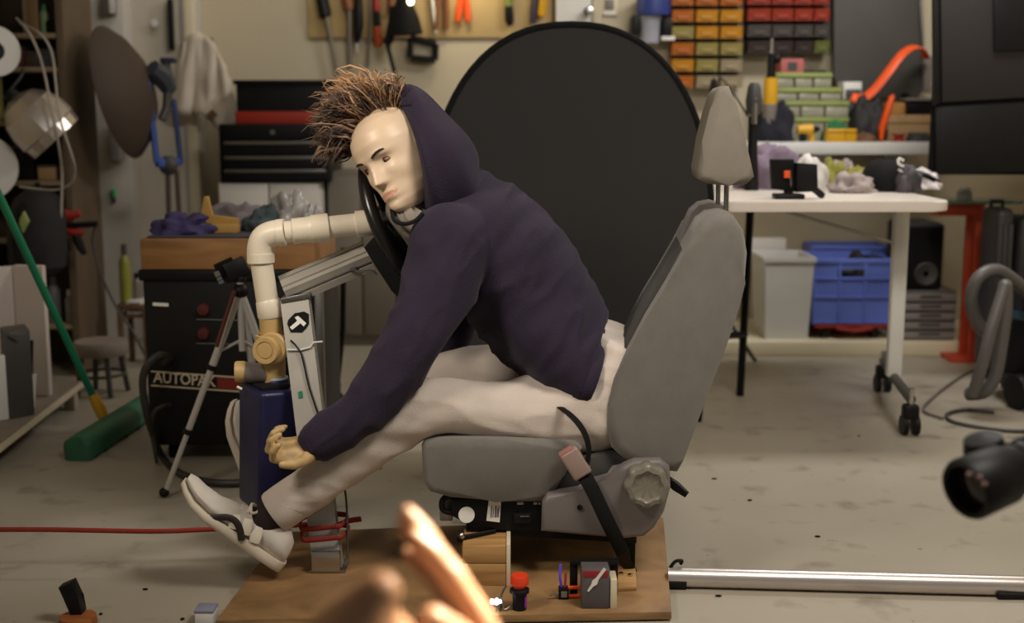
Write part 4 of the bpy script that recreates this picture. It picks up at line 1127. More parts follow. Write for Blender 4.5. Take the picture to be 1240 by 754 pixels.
# yellow power tool
dk = at(976, 160, 5.3); k = 5.3 / F
dl = thing('power_drill', 'yellow and black power drill lying on the wall shelf', 'drill', (dk.x, 5.32, SZ))
z_ = lambda py: at(976, py, 5.3).z
MB().tube([Vector((sx(967, 5.3), 5.32, z_(157))), Vector((sx(985, 5.3), 5.32, z_(157)))], [.02, .026], n=12).build('motor_body', M_YELLOW, dl)
MB().tube([Vector((sx(985, 5.3), 5.32, z_(157))), Vector((sx(994, 5.3), 5.32, z_(156)))], [.018, .01], n=12).build('chuck', M_BLACK, dl)
MB().box((sx(974, 5.3), 5.32, (z_(160) + SZ) / 2), (.03, .03, z_(160) - SZ), bev=.006).build('grip', M_BLACK, dl)
MB().box((sx(985, 5.3), 5.33, (z_(160) + SZ) / 2), (.022, .03, z_(160) - SZ), bev=.004).build('side_guard', M_YELLOW, dl)
t, a, b = boxitem('yellow_case', M_YELLOW, 1002, 1038, 156, 5.26, .055, 'small bright yellow case on the wall shelf in front of the organiser', 'case')
MB().bb((a.x + (b.x - a.x) * .6, 5.257, SZ + .004), (a.x + (b.x - a.x) * .63, 5.281, a.z - .004)).build('case_seam', mat('amber', (170, 118, 14), .5), t)
MB().bb((a.x, 5.257, a.z - .014), (b.x, 5.261, a.z - .010)).build('lid_seam', mat('amber', (170, 118, 14), .5), t)
heap('green_glove', mat('green_knit', (36, 104, 62), .9, var=.15), (sx(1014, 5.33), 5.36, SZ), (.06, .035, at(1010, 148, 5.33).z - SZ), 8, 'green crumpled glove behind the yellow case on the wall shelf', 'glove')
heap('black_bag', mat('black_nylon', (26, 24, 24), .7, var=.2), (sx(1053, 5.36), 5.40, SZ), (.085, .075, at(1046, 120, 5.42).z - SZ), 5, 'lumpy black bag on the wall shelf below the orange strap', 'bag')
t = heap('brown_pouch', mat('brown_leather', (98, 66, 44), .7, var=.15), (sx(1050, 5.27), 5.31, SZ), (.05, .045, .035), 12, 'small brown pouch at the front edge of the wall shelf', 'pouch')
t, a, b = boxitem('cardboard_box', M_CARD, 1076, 1132, 139, 5.45, .25, 'plain beige cardboard box at the right end of the wall shelf', 'box')
MB().bb((a.x, 5.447, (a.z + SZ) / 2 + .02), (b.x, 5.451, (a.z + SZ) / 2 + .026)).build('tape_seam', mat('tape_tan', (150, 116, 76), .5), t)
t, a2, b2 = boxitem('small_carton', mat('ochre_card', (176, 128, 66), .8), 1072, 1097, 124, 5.5, .15, 'small ochre carton on the beige cardboard box', 'carton', zbase=a.z)
t, a3, b3 = boxitem('black_tool_case', M_BLACK, 1099, 1134, 122, 5.48, .18, 'black tool case on the beige cardboard box beside the ochre carton', 'case', zbase=a.z)
MB().bb((a3.x - .01, 5.47, a3.z), (b3.x, 5.62, a3.z + .012), .003).build('pale_lid', M_GREYP, t)
rc = Vector((sx(1092, 5.3), 5.33, SZ))
rr = thing('red_spool', 'small red spool at the front of the wall shelf by the cardboard box', 'spool', rc)
MB().lathe([(0, 0), (.03, 0), (.03, .006), (.02, .008), (.02, .026), (.03, .028), (.03, .034), (0, .034)], rc, n=18).build('reel', M_RED, rr)
gc = Vector((sx(1116, 5.3), 5.34, SZ))
gcl = thing('cable_coil', 'coiled grey cable at the right front of the wall shelf', 'cable', gc)
for i in range(3):
    MB().tube([gc + Vector((math.cos(2 * PI * k / 24) * (.045 - .004 * i), math.sin(2 * PI * k / 24) * (.045 - .004 * i), .008 + .012 * i)) for k in range(24)], .0075, n=6, closed=True).build('cable_loop', M_DGREY, gcl)
# dark grey flat panel standing behind, white edge
gp = thing('grey_screen', 'large dark grey flat screen standing on the wall shelf right of the red bins', 'screen', (sx(1065, 5.62), 5.66, SZ))
poly = [(1010, -40), (1010, 92), (1016, 108), (1030, 118), (1112, 118), (1118, 110), (1110, -40)]
MB().prism(P2(poly, 5.62), (0, .03, 0), .004).build('screen_panel', mat('screen_grey', (66, 63, 58), .65, var=.04, scale=3), gp)
MB().prism(P2([(1111, -40), (1119, 70), (1119, 110), (1128, 112), (1130, 70), (1119, 62), (1117, -40)], 5.6), (0, .05, 0), .003).build('pale_edge', M_GREYP, gp)
for px in (1040, 1095):
    p = at(px, 118, 5.63); MB().bb((p.x - .02, 5.62, SZ), (p.x + .02, 5.66, p.z + .02), .003).build('screen_foot', M_BLACK, gp)
wc_ = boxitem('label_printer', M_WHITEP, 1022, 1044, 99, 5.50, .12, 'small off-white device with dark front on the shelf by the screen', 'device', zbase=at(1030, 120, 5.4).z - .001)[0]
MB().bb(at(1024, 119, 5.495), at(1042, 108, 5.505), .002).build('dark_front', M_DGREY, wc_)
MB().bb((sx(1026, 5.5), 5.51, SZ), (sx(1040, 5.5), 5.6, at(1030, 120, 5.4).z), .003).build('stand', M_DGREY, wc_)
# orange strap hung from the screen edge, and its free piece
os_ = thing('orange_strap', 'bright orange strap hooked on the screen edge and sagging left to the black bag', 'strap', at(1080, 100, 5.3))
MB().tube(smoothpath([at(1121, 70, 5.50), at(1117, 60, 5.46), at(1106, 57, 5.42), at(1092, 66, 5.40), at(1076, 87, 5.38), at(1058, 109, 5.36), at(1044, 119, 5.36), at(1032, 117, 5.38)], 6), [.012] * 13 + [.022] * 30, n=8, flat=.3, up=(-.5, 0, .8)).build('webbing', M_ORANGE, os_) if False else MB().tube(smoothpath([at(1121, 70, 5.57), at(1117, 60, 5.52), at(1106, 57, 5.46), at(1092, 66, 5.42), at(1076, 87, 5.40), at(1058, 109, 5.40), at(1044, 119, 5.41), at(1032, 117, 5.43)], 6), .021, n=8, flat=.3, up=(.8, 0, -.6)).build('webbing', M_ORANGE, os_)
o2 = thing('orange_tool', 'short bright orange tool handle standing at a slant on the wall shelf', 'tool', at(1072, 160, 5.3))
MB().tube([at(1067, 170, 5.3), at(1068, 155, 5.3), at(1074, 137, 5.3), at(1080, 118, 5.3), at(1082, 115, 5.3)], [.012, .024, .024, .019, .010], n=10, flat=.6).build('grip', M_ORANGE, o2)

# ---- folding table
ZTT = 0.745
xl = at(856, 245, 3.76).x; xr = at(1152, 245, 3.76).x
tb_ = thing('folding_table', 'white folding table on castors behind the car seat, cluttered with gloves and camera gear', 'table', ((xl + xr) / 2, 4.1, 0))
M_TOP = mat('table_laminate', (224, 214, 204), .25, var=.03, scale=4)
y0, y1 = 3.74, 4.78
poly = []
R = .06
for (cx2, cy2, a0_) in ((xr - R, y0 + R, -90), (xr - R, y1 - R, 0), (xl + R, y1 - R, 90), (xl + R, y0 + R, 180)):
    for i in range(6):
        a_ = math.radians(a0_ + 18 * i); poly.append(Vector((cx2 + R * math.cos(a_), cy2 + R * math.sin(a_), ZTT - .032)))
MB().prism(poly, (0, 0, .032), .006, 3).build('table_top', M_TOP, tb_)
lx = at(1087, 350, 4.1).x
MB().box((lx, 4.1, (ZTT - .03 + .13) / 2), (.05, .036, ZTT - .03 - .13), bev=.008).build('table_leg', M_WHITEP, tb_)
cA, cB = fl(1101, 522), fl(1068, 472)
cA = fl(1101, 526); cB = fl(1068, 474)
MB().tube([cA + Vector((0, 0, .115)), Vector((lx, 4.1, .13)), cB + Vector((0, 0, .115))], .016, n=10).build('table_foot', M_DGREY, tb_)
for c in (cA, cB):
    cs = MB()
    cs.box(c + Vector((0, 0, .075)), (.05, .05, .05), bev=.012).build('castor_fork', M_BLACK, tb_)
    for q in (-1, 1):
        MB().cyl(c + Vector((q * .026, .0, .032)), c + Vector((q * .010, 0, .032)), .032, n=18).build('castor_wheel', M_BLACK, tb_)
    MB().cyl(c + Vector((0, 0, .1)), c + Vector((0, 0, .15)), .009, n=10).build('castor_stem', M_CHROME, tb_)
MB().tube([at(945, 254, 4.0), at(1082, 294, 4.09)], .0055, n=8).build('brace', M_STEEL, tb_)
# under-frame at the left: black trestle
tr = thing('trestle', 'thin black metal trestle under the left end of the folding table', 'trestle', (at(905, 460, 4.3).x, 4.3, 0))
xg = at(905, 380, 4.35).x
MB().tube([Vector((xg, 4.35, ZTT - .034)), Vector((xg - .012, 4.38, 0.0))], .014, n=8).build('leg', M_METALB, tr)
xh = at(858, 430, 4.0).x
MB().tube([Vector((xh, 4.0, ZTT - .034)), Vector((xh - .03, 4.0, 0.0))], .014, n=8).build('leg', M_METALB, tr)
MB().tube([at(902, 405, 4.36), at(870, 407, 4.1), at(862, 420, 4.0)], .012, n=8).build('stretcher', M_METALB, tr)
# ---- things on the table
def T(px, py): return fl(px, py, ZTT)
heap('purple_cloth', mat('purple_cloth', (128, 112, 128), .9, var=.1, bump=.2), T(940, 228), (.135, .09, .135), 21, 'dusty purple cloth heaped at the left of the folding table', 'cloth', fold=.5)
heap('white_bag', mat('white_plastic_bag', (206, 200, 194), .5, var=.06), T(980, 231), (.062, .05, .115), 4, 'white crumpled bag on the table behind the black camera monitor', 'bag', fold=.25)
cm = T(960, 241)
cmn = thing('field_monitor', 'black camera monitor on a small stand with an orange mark, front of the folding table', 'monitor', cm)
k = cm.y / F
zc = lambda py: at(960, py, cm.y).z
MB().prism([at(935, 193, cm.y), at(962, 193, cm.y + .02), at(962, 233, cm.y + .02), at(937, 229, cm.y)], (0, .05, 0), .004).build('monitor_body', M_MATTE, cmn)
MB().prism([at(964, 197, cm.y + .01), at(990, 199, cm.y - .02), at(991, 232, cm.y - .02), at(964, 233, cm.y + .01)], (0, .04, 0), .004).build('battery_pack', M_BLACK, cmn)
MB().box(cm + Vector((-.01, .02, .008)), (.09, .07, .016), bev=.005).build('foot', M_BLACK, cmn)
MB().cyl(cm + Vector((-.01, .03, .012)), at(957, 225, cm.y + .03), .014, n=10).build('stem', M_BLACK, cmn)
MB().tube([at(985, 228, cm.y + .02), Vector((at(997, 236, cm.y + .04).x, cm.y + .04, ZTT + .006))], .012, n=8, flat=.5).build('side_foot', M_BLACK, cmn)
MB().box(at(953, 211, cm.y - .002), (.018, .004, .022), bev=.001).build('orange_mark', M_ORANGE, cmn)
MB().tube([at(957, 206, cm.y + .004), at(958, 225, cm.y + .006)], .0025, n=6).build('metal_edge', M_STEEL, cmn)
heap('work_glove', mat('grey_glove', (150, 138, 134), .85, var=.2, scale=24), T(1031, 233), (.075, .06, .058), 31, 'pale grey work glove at the front of the heap left of the black cap', 'glove', fold=.5)
heap('work_glove', mat('grey_glove', (150, 138, 134), .85), T(1022, 224) + Vector((0, .03, 0)), (.06, .06, .085), 32, 'pale grey work glove standing behind the front glove on the table', 'glove', fold=.5)
gl = heap('work_glove', mat('lime_glove', (132, 128, 54), .85, var=.15), T(1016, 226) + Vector((0, .11, 0)), (.055, .05, .085), 33, 'yellow-green work glove at the back of the glove heap', 'glove', fold=.5)
heap('work_glove', mat('lime_glove', (132, 128, 54), .85), T(1037, 229) + Vector((.012, .06, 0)), (.055, .05, .07), 34, 'yellow-green glove between the grey gloves and the black cap', 'glove', fold=.4)
# cap
cc_ = T(1083, 232)
cp = thing('baseball_hat', 'black baseball cap with a white curved logo on the folding table', 'cap', cc_)
kk = cc_.y / F
MB().lathe([(.085, .0), (.086, .03), (.078, .07), (.055, .098), (.02, .108), (0, .109)], cc_ + Vector((-.02, .05, 0)), (0.12, 0, 1), 24).build('crown', M_MATTE, cp)
MB().loft([[cc_ + Vector((.045 + .095 * t, -.01 + y, .075 - .02 * t - .25 * abs(y) * (1 - .2 * t) + dz)) for y in (-.06 * (1 - .4 * t), -.03, 0.0, .03, .06 * (1 - .4 * t))] + [cc_ + Vector((.045 + .095 * t, -.01 + y, .068 - .02 * t - .25 * abs(y) * (1 - .2 * t) + dz)) for y in (.06 * (1 - .4 * t), .03, 0, -.03, -.06 * (1 - .4 * t))] for t, dz in ((0, 0), (.35, .004), (.7, 0), (1, -.01))]).build('visor', M_MATTE, cp)
MB().tube(smoothpath([at(1094, 195, cc_.y - .035), at(1089, 192, cc_.y - .035), at(1088, 198, cc_.y - .04), at(1096, 203, cc_.y - .04), at(1094, 208, cc_.y - .04), at(1088, 205, cc_.y - .04)], 4), .0042, n=6).build('logo', M_PAPER, cp)
MB().ell(cc_ + Vector((-.02, .05, .112)), (.008, .008, .005), 10, 6).build('button', M_BLACK, cp)
heap('mesh_bag', mat('dark_mesh', (66, 62, 66), .7, var=.3, scale=40), T(1100, 233), (.045, .045, .085), 51, 'dark mesh pouch beside the visor of the black cap', 'pouch', fold=.4)
heap('white_rag', mat('white_rag', (200, 192, 192), .9, var=.06), T(1122, 229) + Vector((0, .05, 0)), (.06, .07, .06), 45, 'white rag at the right end of the folding table', 'rag', fold=.35)
# black tall tool behind the headrest
vt = Vector((at(912, 150, 4.3).x, 4.3, ZTT))
tt = thing('heat_gun', 'tall black hand tool with a modelled silver highlight standing on the table behind the headrest', 'tool', vt)
z_ = lambda py: at(912, py, 4.3).z - ZTT
k = 4.3 / F
MB().lathe([(0, 0), (9 * k, 0), (9 * k, .02), (6 * k, z_(180)), (6 * k, z_(140)), (0, z_(140))], vt, n=16).build('handle', M_BLACK, tt)
MB().lathe([(0, z_(150)), (3.5 * k, z_(150)), (3.5 * k, z_(118)), (0, z_(118))], vt + Vector((0, -.018, 0)), n=14).build('highlight_tube', M_CHROME, tt)  # chrome tube standing in for the silver highlight on the black tool
MB().lathe([(0, z_(140)), (8.5 * k, z_(138)), (10 * k, z_(122)), (8 * k, z_(106)), (5 * k, z_(100)), (0, z_(100))], vt, n=16).build('motor_head', M_DGREY, tt)
MB().tube(smoothpath([at(872, 93, 4.6), at(884, 106, 4.5), at(898, 128, 4.35), at(905, 140, 4.3)], 4), .004, n=6).build('cable', M_DGREY, tt)
# light-stand tip seen over the headrest
ls = thing('light_stand', 'slim dark light stand whose tip shows over the headrest', 'stand', (at(864, 200, 4.95).x, 4.97, 0))
xq = at(864, 110, 4.97).x
MB().cyl((xq, 4.97, 0.02), (xq, 4.97, at(864, 112, 4.97).z), .009, n=10).build('pole', M_DGREY, ls)
MB().lathe([(0, 0), (.012, 0), (.016, .03), (.012, .06), (0, .07)], (xq, 4.97, at(864, 116, 4.97).z), n=12).build('tip', M_BLACK, ls)
MB().tube(smoothpath([at(864, 110, 4.95), at(857, 135, 4.93), at(852, 170, 4.9), at(850, 220, 4.9)], 4), .004, n=6).build('cable', M_BLACK, ls)
for q in (0, 2.1, 4.2):
    MB().tube([Vector((xq, 4.97, .3)), Vector((xq + .2 * math.cos(q), 4.97 + .2 * math.sin(q), .008))], .008, n=6).build('leg', M_DGREY, ls)

# ---- under the table
ZK = 0.062
def floorbox(name, m, x0, x1, ytop, Y, dep, label, cat, z0=ZK, bev=.008, taper=1.0):
    a = at(x0, ytop, Y); b = at(x1, ytop, Y)
    t = thing(name, label, cat, ((a.x + b.x) / 2, Y + dep / 2, z0))
    return t, a.x, b.x, a.z
t, a_, b_2, z1 = floorbox('white_bin', M_WHITEP, 926, 988, 312, 5.16, .3, 'tall white plastic bin under the folding table', 'bin')
q = MB(); 
def rim4(z, g_): return [Vector((a_ + g_, 5.16 + g_, z)), Vector((b_2 - g_, 5.16 + g_, z)), Vector((b_2 - g_, 5.46 - g_, z)), Vector((a_ + g_, 5.46 - g_, z))]
q.loft([rim4(ZK, .018), rim4(z1 - .02, .004), rim4(z1 - .018, -.004), rim4(z1, -.004), rim4(z1, .006), rim4(ZK + .02, .03)]).build('bin_body', M_WHITEP, t, angle=30)
MB().box((a_ + .06, 5.49, z1 + .015), (.2, .03, .075), bev=.01).build('bin_lid', M_WHITE, t)
MB().ell((a_ + .03, 5.3, z1 - .01), (.03, .03, .022), 10, 6)
t, a_, b_2, z1 = floorbox('grey_tub', M_GREYP, 868, 886, 340, 5.14, .3, 'pale tub mostly hidden behind the black trestle leg', 'tub')
MB().box(((a_ + b_2) / 2 - .05, 5.3, (ZK + z1) / 2), (.22, .3, z1 - ZK), bev=.012, taper=.85).build('tub_body', M_WHITE, t)
MB().box(((a_ + b_2) / 2 - .05, 5.3, z1), (.235, .31, .02), bev=.006).build('tub_rim', M_WHITE, t)
# blue crate on a red dolly
t, a_, b_2, z1 = floorbox('red_dolly', M_RED, 987, 1082, 388, 5.18, .32, 'red wheeled dolly under the blue crate', 'dolly')
zd = at(1030, 393, 5.18).z
MB().bb((a_, 5.18, zd - .016), (b_2, 5.5, zd), .006).build('deck', M_RED, t)
MB().tube([Vector((a_ + .09, 5.172, zd - .012)), Vector(((a_ + b_2) / 2, 5.168, zd - .024)), Vector((b_2 - .09, 5.172, zd - .012))], .01, n=8).build('handle_bow', M_RED, t)
for cx3 in (a_ + .05, b_2 - .07):
    for cy3 in (5.22, 5.46):
        MB().cyl((cx3 - .014, cy3, ZK + .032), (cx3 + .014, cy3, ZK + .032), .032, n=16).build('castor_wheel', M_BLACK, t)
        MB().bb((cx3 - .02, cy3 - .018, ZK + .03), (cx3 + .02, cy3 + .018, zd - .016), .004).build('castor_fork', M_DGREY, t)
def crate(name, x0, x1, yt, Y, dep, zbase, label, m):
    a = at(x0, yt, Y); b = at(x1, yt, Y); z1 = a.z
    t = thing(name, label, 'crate', ((a.x + b.x) / 2, Y + dep / 2, zbase))
    w_ = .006
    q = MB()
    q.bb((a.x, Y, zbase), (b.x, Y + dep, zbase + w_))
    q.bb((a.x, Y + dep - w_, zbase), (b.x, Y + dep, z1)); q.bb((a.x, Y, zbase), (a.x + w_, Y + dep, z1)); q.bb((b.x - w_, Y, zbase), (b.x, Y + dep, z1))
    q.build('crate_shell', m, t)
    hw = (b.x - a.x) * .19; cx4 = (a.x + b.x) / 2; hz0, hz1 = z1 - .078, z1 - .045
    f = MB()
    f.bb((a.x, Y, zbase), (b.x, Y + w_, hz0)); f.bb((a.x, Y, hz1), (b.x, Y + w_, z1)); f.bb((a.x, Y, hz0), (cx4 - hw, Y + w_, hz1)); f.bb((cx4 + hw, Y, hz0), (b.x, Y + w_, hz1))
    f.build('crate_front', m, t)
    MB().bb((a.x - .006, Y - .008, z1 - .02), (b.x + .006, Y + .002, z1), .003).build('crate_rim', m, t)
    for zr in (zbase + .004, (zbase + hz0) / 2 + .01, hz0 - .012):
        MB().bb((a.x, Y - .007, zr), (b.x, Y + .001, zr + .01), .002).build('crate_rib', m, t)
    for i in range(4):
        x = a.x + (b.x - a.x) * (.005 + .33 * i)
        MB().bb((x - .004, Y - .007, zbase), (x + .006, Y + .001, z1), .002).build('crate_rib', m, t)
    return t, z1
crate('blue_crate', 986, 1080, 313, 5.19, .3, zd, 'blue plastic crate with handle slot on the red dolly', M_BLUE)
crate('blue_crate', 984, 1076, 297, 5.53, .19, ZK, 'second blue crate standing behind the first, only its rim showing', M_BLUE)
heap('black_hose', mat('black_rubber', (30, 28, 28), .6, var=.2), (at(1050, 300, 5.3).x, 5.34, zd + .18), (.1, .1, .10), 61, 'black rubber gear piled in the blue crate', 'gear', fold=.4)
# drawers and black speaker case
t, a_, b_2, z1 = floorbox('drawer_unit', M_DGREY, 1094, 1160, 352, 5.16, .3, 'low grey drawer unit with pale drawer fronts under the table', 'drawer unit')
MB().bb((a_, 5.17, ZK), (b_2, 5.46, z1), .005).build('cabinet_body', mat('drawer_case_grey', (92, 88, 86), .6, var=.05), t)
n = 5
for i in range(n):
    zz0 = ZK + .008 + (z1 - ZK - .012) * i / n; zz1 = zz0 + (z1 - ZK - .012) / n - .010
    d = MB().bb((a_ + .006, 5.150, zz0), (b_2 - .006, 5.172, zz1), .003).build('drawer', mat('drawer_front', (134, 126, 122), .5, var=.05), t)
    MB().bb((a_ + .07, 5.144, zz1 - .012), (b_2 - .07, 5.151, zz1 - .004), .001).build('drawer_lip', M_DGREY, d)
t, a_, b_2, z2 = floorbox('speaker_cabinet', M_BLACK, 1096, 1146, 270, 5.18, .26, 'black speaker cabinet standing on the grey drawer unit', 'speaker', z0=z1)
MB().bb((a_, 5.18, z1), (b_2, 5.44, z2), .02, 3).build('cabinet_shell', mat('speaker_vinyl', (40, 38, 38), .7, var=.08), t)
MB().bb((a_ + .012, 5.174, z1 + .012), (b_2 - .012, 5.182, z2 - .015), .003).build('grille', M_MATTE, t)
MB().lathe([(.045, 0), (.05, .004), (.045, .008), (.03, .003), (0, -.002)], ((a_ + b_2) / 2 + .01, 5.174, z1 + .07), (0, -1, 0), 24).build('driver', M_DGREY, t)
# orange-red trolley frame with glass plate
ot = thing('red_trolley', 'orange-red metal stand with glass plate on top, right of the table', 'stand', (at(1170, 410, 5.0).x, 5.1, 0))
xl_, xr_ = at(1152, 300, 5.0).x, at(1184, 300, 5.0).x
zt2 = at(1170, 246, 5.0).z
M_OR = mat('orange_red_paint', (186, 62, 30), .5, var=.08)
for y in (5.0, 5.1):
    MB().bb((xr_ - .016, y - .012, 0), (xr_ + .016, y + .012, zt2), .003).build('upright', M_OR, ot)
MB().bb((xl_ - .066, 4.99, zt2 - .05), (xr_ + .016, 5.12, zt2), .003).build('top_rail', M_OR, ot)
MB().bb((xl_ + .02, 4.98, 0), (xr_ + .05, 5.12, .02), .003).build('floor_foot', M_OR, ot)
M_GLASS = mat('green_glass', (120, 160, 140), .1, var=.05, trans=.6)
MB().bb((xl_ - .05, 4.92, zt2 + .002), (xr_ + .14, 5.12, zt2 + .016), .002).build('glass_plate', M_GLASS, ot)
jar = thing('glass_jar', 'small clear jar with pale lid on the glass plate of the red stand', 'jar', (at(1170, 236, 4.98).x, 5.0, zt2 + .016))
MB().lathe([(0, 0), (.03, 0), (.03, .03), (.022, .036), (0, .036)], jar.location, n=16).build('jar_glass', mat('jar_grey', (150, 150, 144), .2), jar)
MB().lathe([(0, .036), (.024, .036), (.024, .046), (0, .046)], jar.location, n=16).build('lid', M_WHITEP, jar)
# big dark equipment cabinet at the right edge
eq = thing('equipment_cabinet', 'tall black equipment cabinet cut off by the right edge, grey upper door, black lower door', 'cabinet', (at(1200, 200, 4.55).x, 4.8, 0))
E = lambda px, py: at(px, py, 4.55)
x0, x1 = E(1131, 100).x, 2.2
zlo = E(1190, 212).z; zmid = E(1190, 122).z; 
MB().prism([Vector((x0, 4.57, zlo)), Vector((x1, 4.57, zlo)), Vector((x1, 5.0, zlo)), Vector((at(1133, 100, 5.0).x, 5.0, zlo))], (0, 0, 1.7 - zlo), .006).build('cabinet_body', M_MATTE, eq)
MB().prism(P2([(1139, -30), (1141, 124), (1280, 116), (1280, -30)], 4.55), (0, .03, 0), .004).build('upper_door', mat('smoky_grey_door', (46, 42, 41), .55, var=.05, scale=3, spec=.2), eq)
MB().prism(P2([(1203, -30), (1204, 62), (1280, 60), (1280, -30)], 4.54), (0, .02, 0), .003).build('door_window', M_BLACK, eq)
MB().prism(P2([(1133, 130), (1134, 211), (1280, 207), (1280, 122)], 4.55), (0, .03, 0), .004).build('lower_door', M_BLACK, eq)
MB().prism(P2([(1131, -30), (1137, -30), (1139, 124), (1132, 128)], 4.54), (0, .03, 0), .002).build('door_edge', M_BLACK, eq)
for x, y in ((2.11, 4.64), (2.11, 4.95), (2.18, 4.64), (2.18, 4.95)):
    MB().bb((x - .02, y - .02, 0), (x + .02, y + .02, zlo), .003).build('cabinet_leg', M_METALB, eq)
# suitcases
def suitcase(x0, x1, yt, Y, label, m):
    a, b = at(x0, yt, Y), at(x1, yt, Y)
    t = thing('suitcase', label, 'suitcase', ((a.x + b.x) / 2, Y + .1, 0))
    MB().bb((a.x, Y, .04), (b.x, Y + .16, a.z), .03, 4).build('shell', m, t)
    for i in range(3):
        x = a.x + (b.x - a.x) * (.25 + .25 * i)
        MB().bb((x - .008, Y - .008, .1), (x + .008, Y + .004, a.z - .06), .003).build('rib', m, t)
    for x in (a.x + .05, b.x - .05):
        MB().cyl((x - .012, Y + .05, .026), (x + .012, Y + .05, .026), .026, n=12).build('wheel', M_BLACK, t)
        MB().bb((x - .012, Y + .03, .03), (x + .012, Y + .07, .06)).build('wheel_mount', M_BLACK, t)
    MB().tube([Vector((a.x + .06, Y + .1, a.z - .004)), Vector((a.x + .06, Y + .1, a.z + .02)), Vector((b.x - .06, Y + .1, a.z + .02)), Vector((b.x - .06, Y + .1, a.z - .004))], .008, n=6).build('handle', M_BLACK, t)
suitcase(1207, 1232, 252, 4.62, 'dark grey ribbed suitcase left of the vacuum cleaner, under the black cabinet', mat('suitcase_grey', (52, 48, 47), .5, var=.08))
suitcase(1236, 1285, 262, 4.60, 'second dark ribbed suitcase cut by the right frame edge', mat('suitcase_black', (38, 36, 36), .5, var=.08))
# vacuum cleaner with hose and cable
vb = fl(1232, 498); 
vc_ = thing('vacuum_cleaner', 'black wheeled vacuum cleaner with ribbed grey hose at the right edge', 'vacuum cleaner', (vb.x + .05, vb.y + .15, 0))
k = vb.y / F
vx = vb.x + .08
MB().lathe([(0, .06), (.15, .06), (.16, .09), (.16, .3), (.14, .36), (.1, .42), (0, .44)], (vx + .07, vb.y + .2, 0), n=28).build('drum', M_BLACK, vc_)
MB().lathe([(.162, 0), (.168, .008), (.162, .03)], (vx + .07, vb.y + .2, .3), n=28).build('band', mat('teal_band', (30, 52, 64), .4), vc_)
for q in (0, .26):
    c = Vector((vb.x - .005 + q, vb.y + .03, .062))
    MB().lathe([(0, 0), (.058, 0), (.062, .008), (.062, .03), (.05, .034), (0, .03)], c, (1, .25, 0), 24).build('wheel', M_BLACK, vc_)
    MB().lathe([(0, .03), (.02, .034), (.016, .04), (0, .04)], c, (1, .25, 0), 14).build('hub_cap', M_GREYP, vc_)
    MB().bb((c.x, c.y + .0, .05), (c.x + .03, c.y + .12, .11), .006).build('axle_mount', M_BLACK, vc_)
HY = vb.y - .02
hz = lambda px, py, d=0: at(px, py, HY + d)
path = smoothpath([hz(1246, 356, .12), hz(1226, 338, .05), hz(1205, 327, .0), hz(1185, 336, -.02), hz(1176, 362, -.0), hz(1184, 392, .05), hz(1200, 402, .06), hz(1216, 372, .0), hz(1217, 345, -.04), hz(1218, 372, -.06), hz(1212, 420, -.06), hz(1205, 455, -.05), hz(1192, 474, -.03), hz(1172, 477, .03)], 14)
rs = [(.0235 if i % 2 else .0205) for i in range(len(path))]
MB().tube(path, rs, n=10).build('hose', mat('hose_grey', (92, 88, 86), .45, var=.05), vc_, angle=70)
MB().tube(smoothpath([hz(1217, 345, -.06), hz(1200, 400, -.09), hz(1190, 440, -.09), hz(1178, 478, -.05)], 20), .02, n=10).build('hose_end', mat('hose_grey', (92, 88, 86)), vc_)
MB().tube(smoothpath([fl(1214, 458, .008), fl(1180, 448, .008), fl(1148, 466, .008), fl(1122, 488, .008), fl(1120, 498, .008), fl(1142, 506, .008)], 6), .005, n=6).build('power_cable', mat('cable_grey', (110, 102, 94), .5), vc_)
MB().tube(smoothpath([fl(1300, 512, .008), fl(1262, 520, .008), fl(1220, 521, .008), fl(1160, 512, .008), fl(1146, 502, .008), fl(1168, 496, .008), fl(1204, 499, .008)], 6), .006, n=6).build('extension_lead', M_DGREY, vc_)
# ================================================================ background, left half
# ---- pegboard with tools
a, b = at(374, 46, YW), at(672, -60, YW)
pb = thing('pegboard', 'tan tool board on the back wall with hanging hand tools', 'board', ((a.x + b.x) / 2, YW, a.z))
M_PEG = mat('tan_board', (186, 160, 110), .75, var=.06, scale=4)
MB().bb((a.x, YW - .018, a.z), (b.x, YW, b.z), .002).build('board_sheet', M_PEG, pb)
MB().bb((b.x - .01, YW - .024, a.z), (b.x + .006, YW, b.z), .002).build('board_edge', M_DWOOD, pb)
YT = YW - .045
k = YT / F
def hang(name, label, px, parts, cat='tool', mount=2):
    """a hand tool hanging on the board: parts = (part name, material, [(px, py, radius px)...])"""
    pts = [q for p in parts for q in p[2]]
    p0 = at(px, max(q[1] for q in pts), YT)
    t = thing(name, label, cat, p0, 'tools hanging on the tan board')
    for nm, m, pl_ in parts:
        P_ = [at(q[0], q[1], YT) for q in pl_]
        MB().tube(P_, [q[2] * k for q in pl_], n=8).build(nm, m, t)
    p = at(px, mount, YT)
    MB().cyl(p, (p.x, YW - .015, p.z), .004, n=6).build('hook', M_STEEL, t)
    return t
M_BRONZE = mat('tool_brown', (120, 72, 40), .5, var=.15)
M_ROD = mat('tool_rod', (120, 112, 100), .4, .5)
hang('screwdriver', 'longest screwdriver on the tan board, thick black handle and long rod, at its left end', 391, [('handle', M_BLACK, [(387, -14, 5), (390, 0, 7.5), (394, 19, 7.5), (395, 21, 5)]), ('shaft', M_ROD, [(395, 20, 2.6), (411, 100, 2.2)])], 'screwdriver')
hang('file_tool', 'thin rod tool with brown handle next to the black screwdriver', 422, [('handle', M_BRONZE, [(419, -14, 6), (421, 2, 7), (423, 12, 6)]), ('shaft', M_ROD, [(423, 12, 3), (423, 84, 2.6)])])
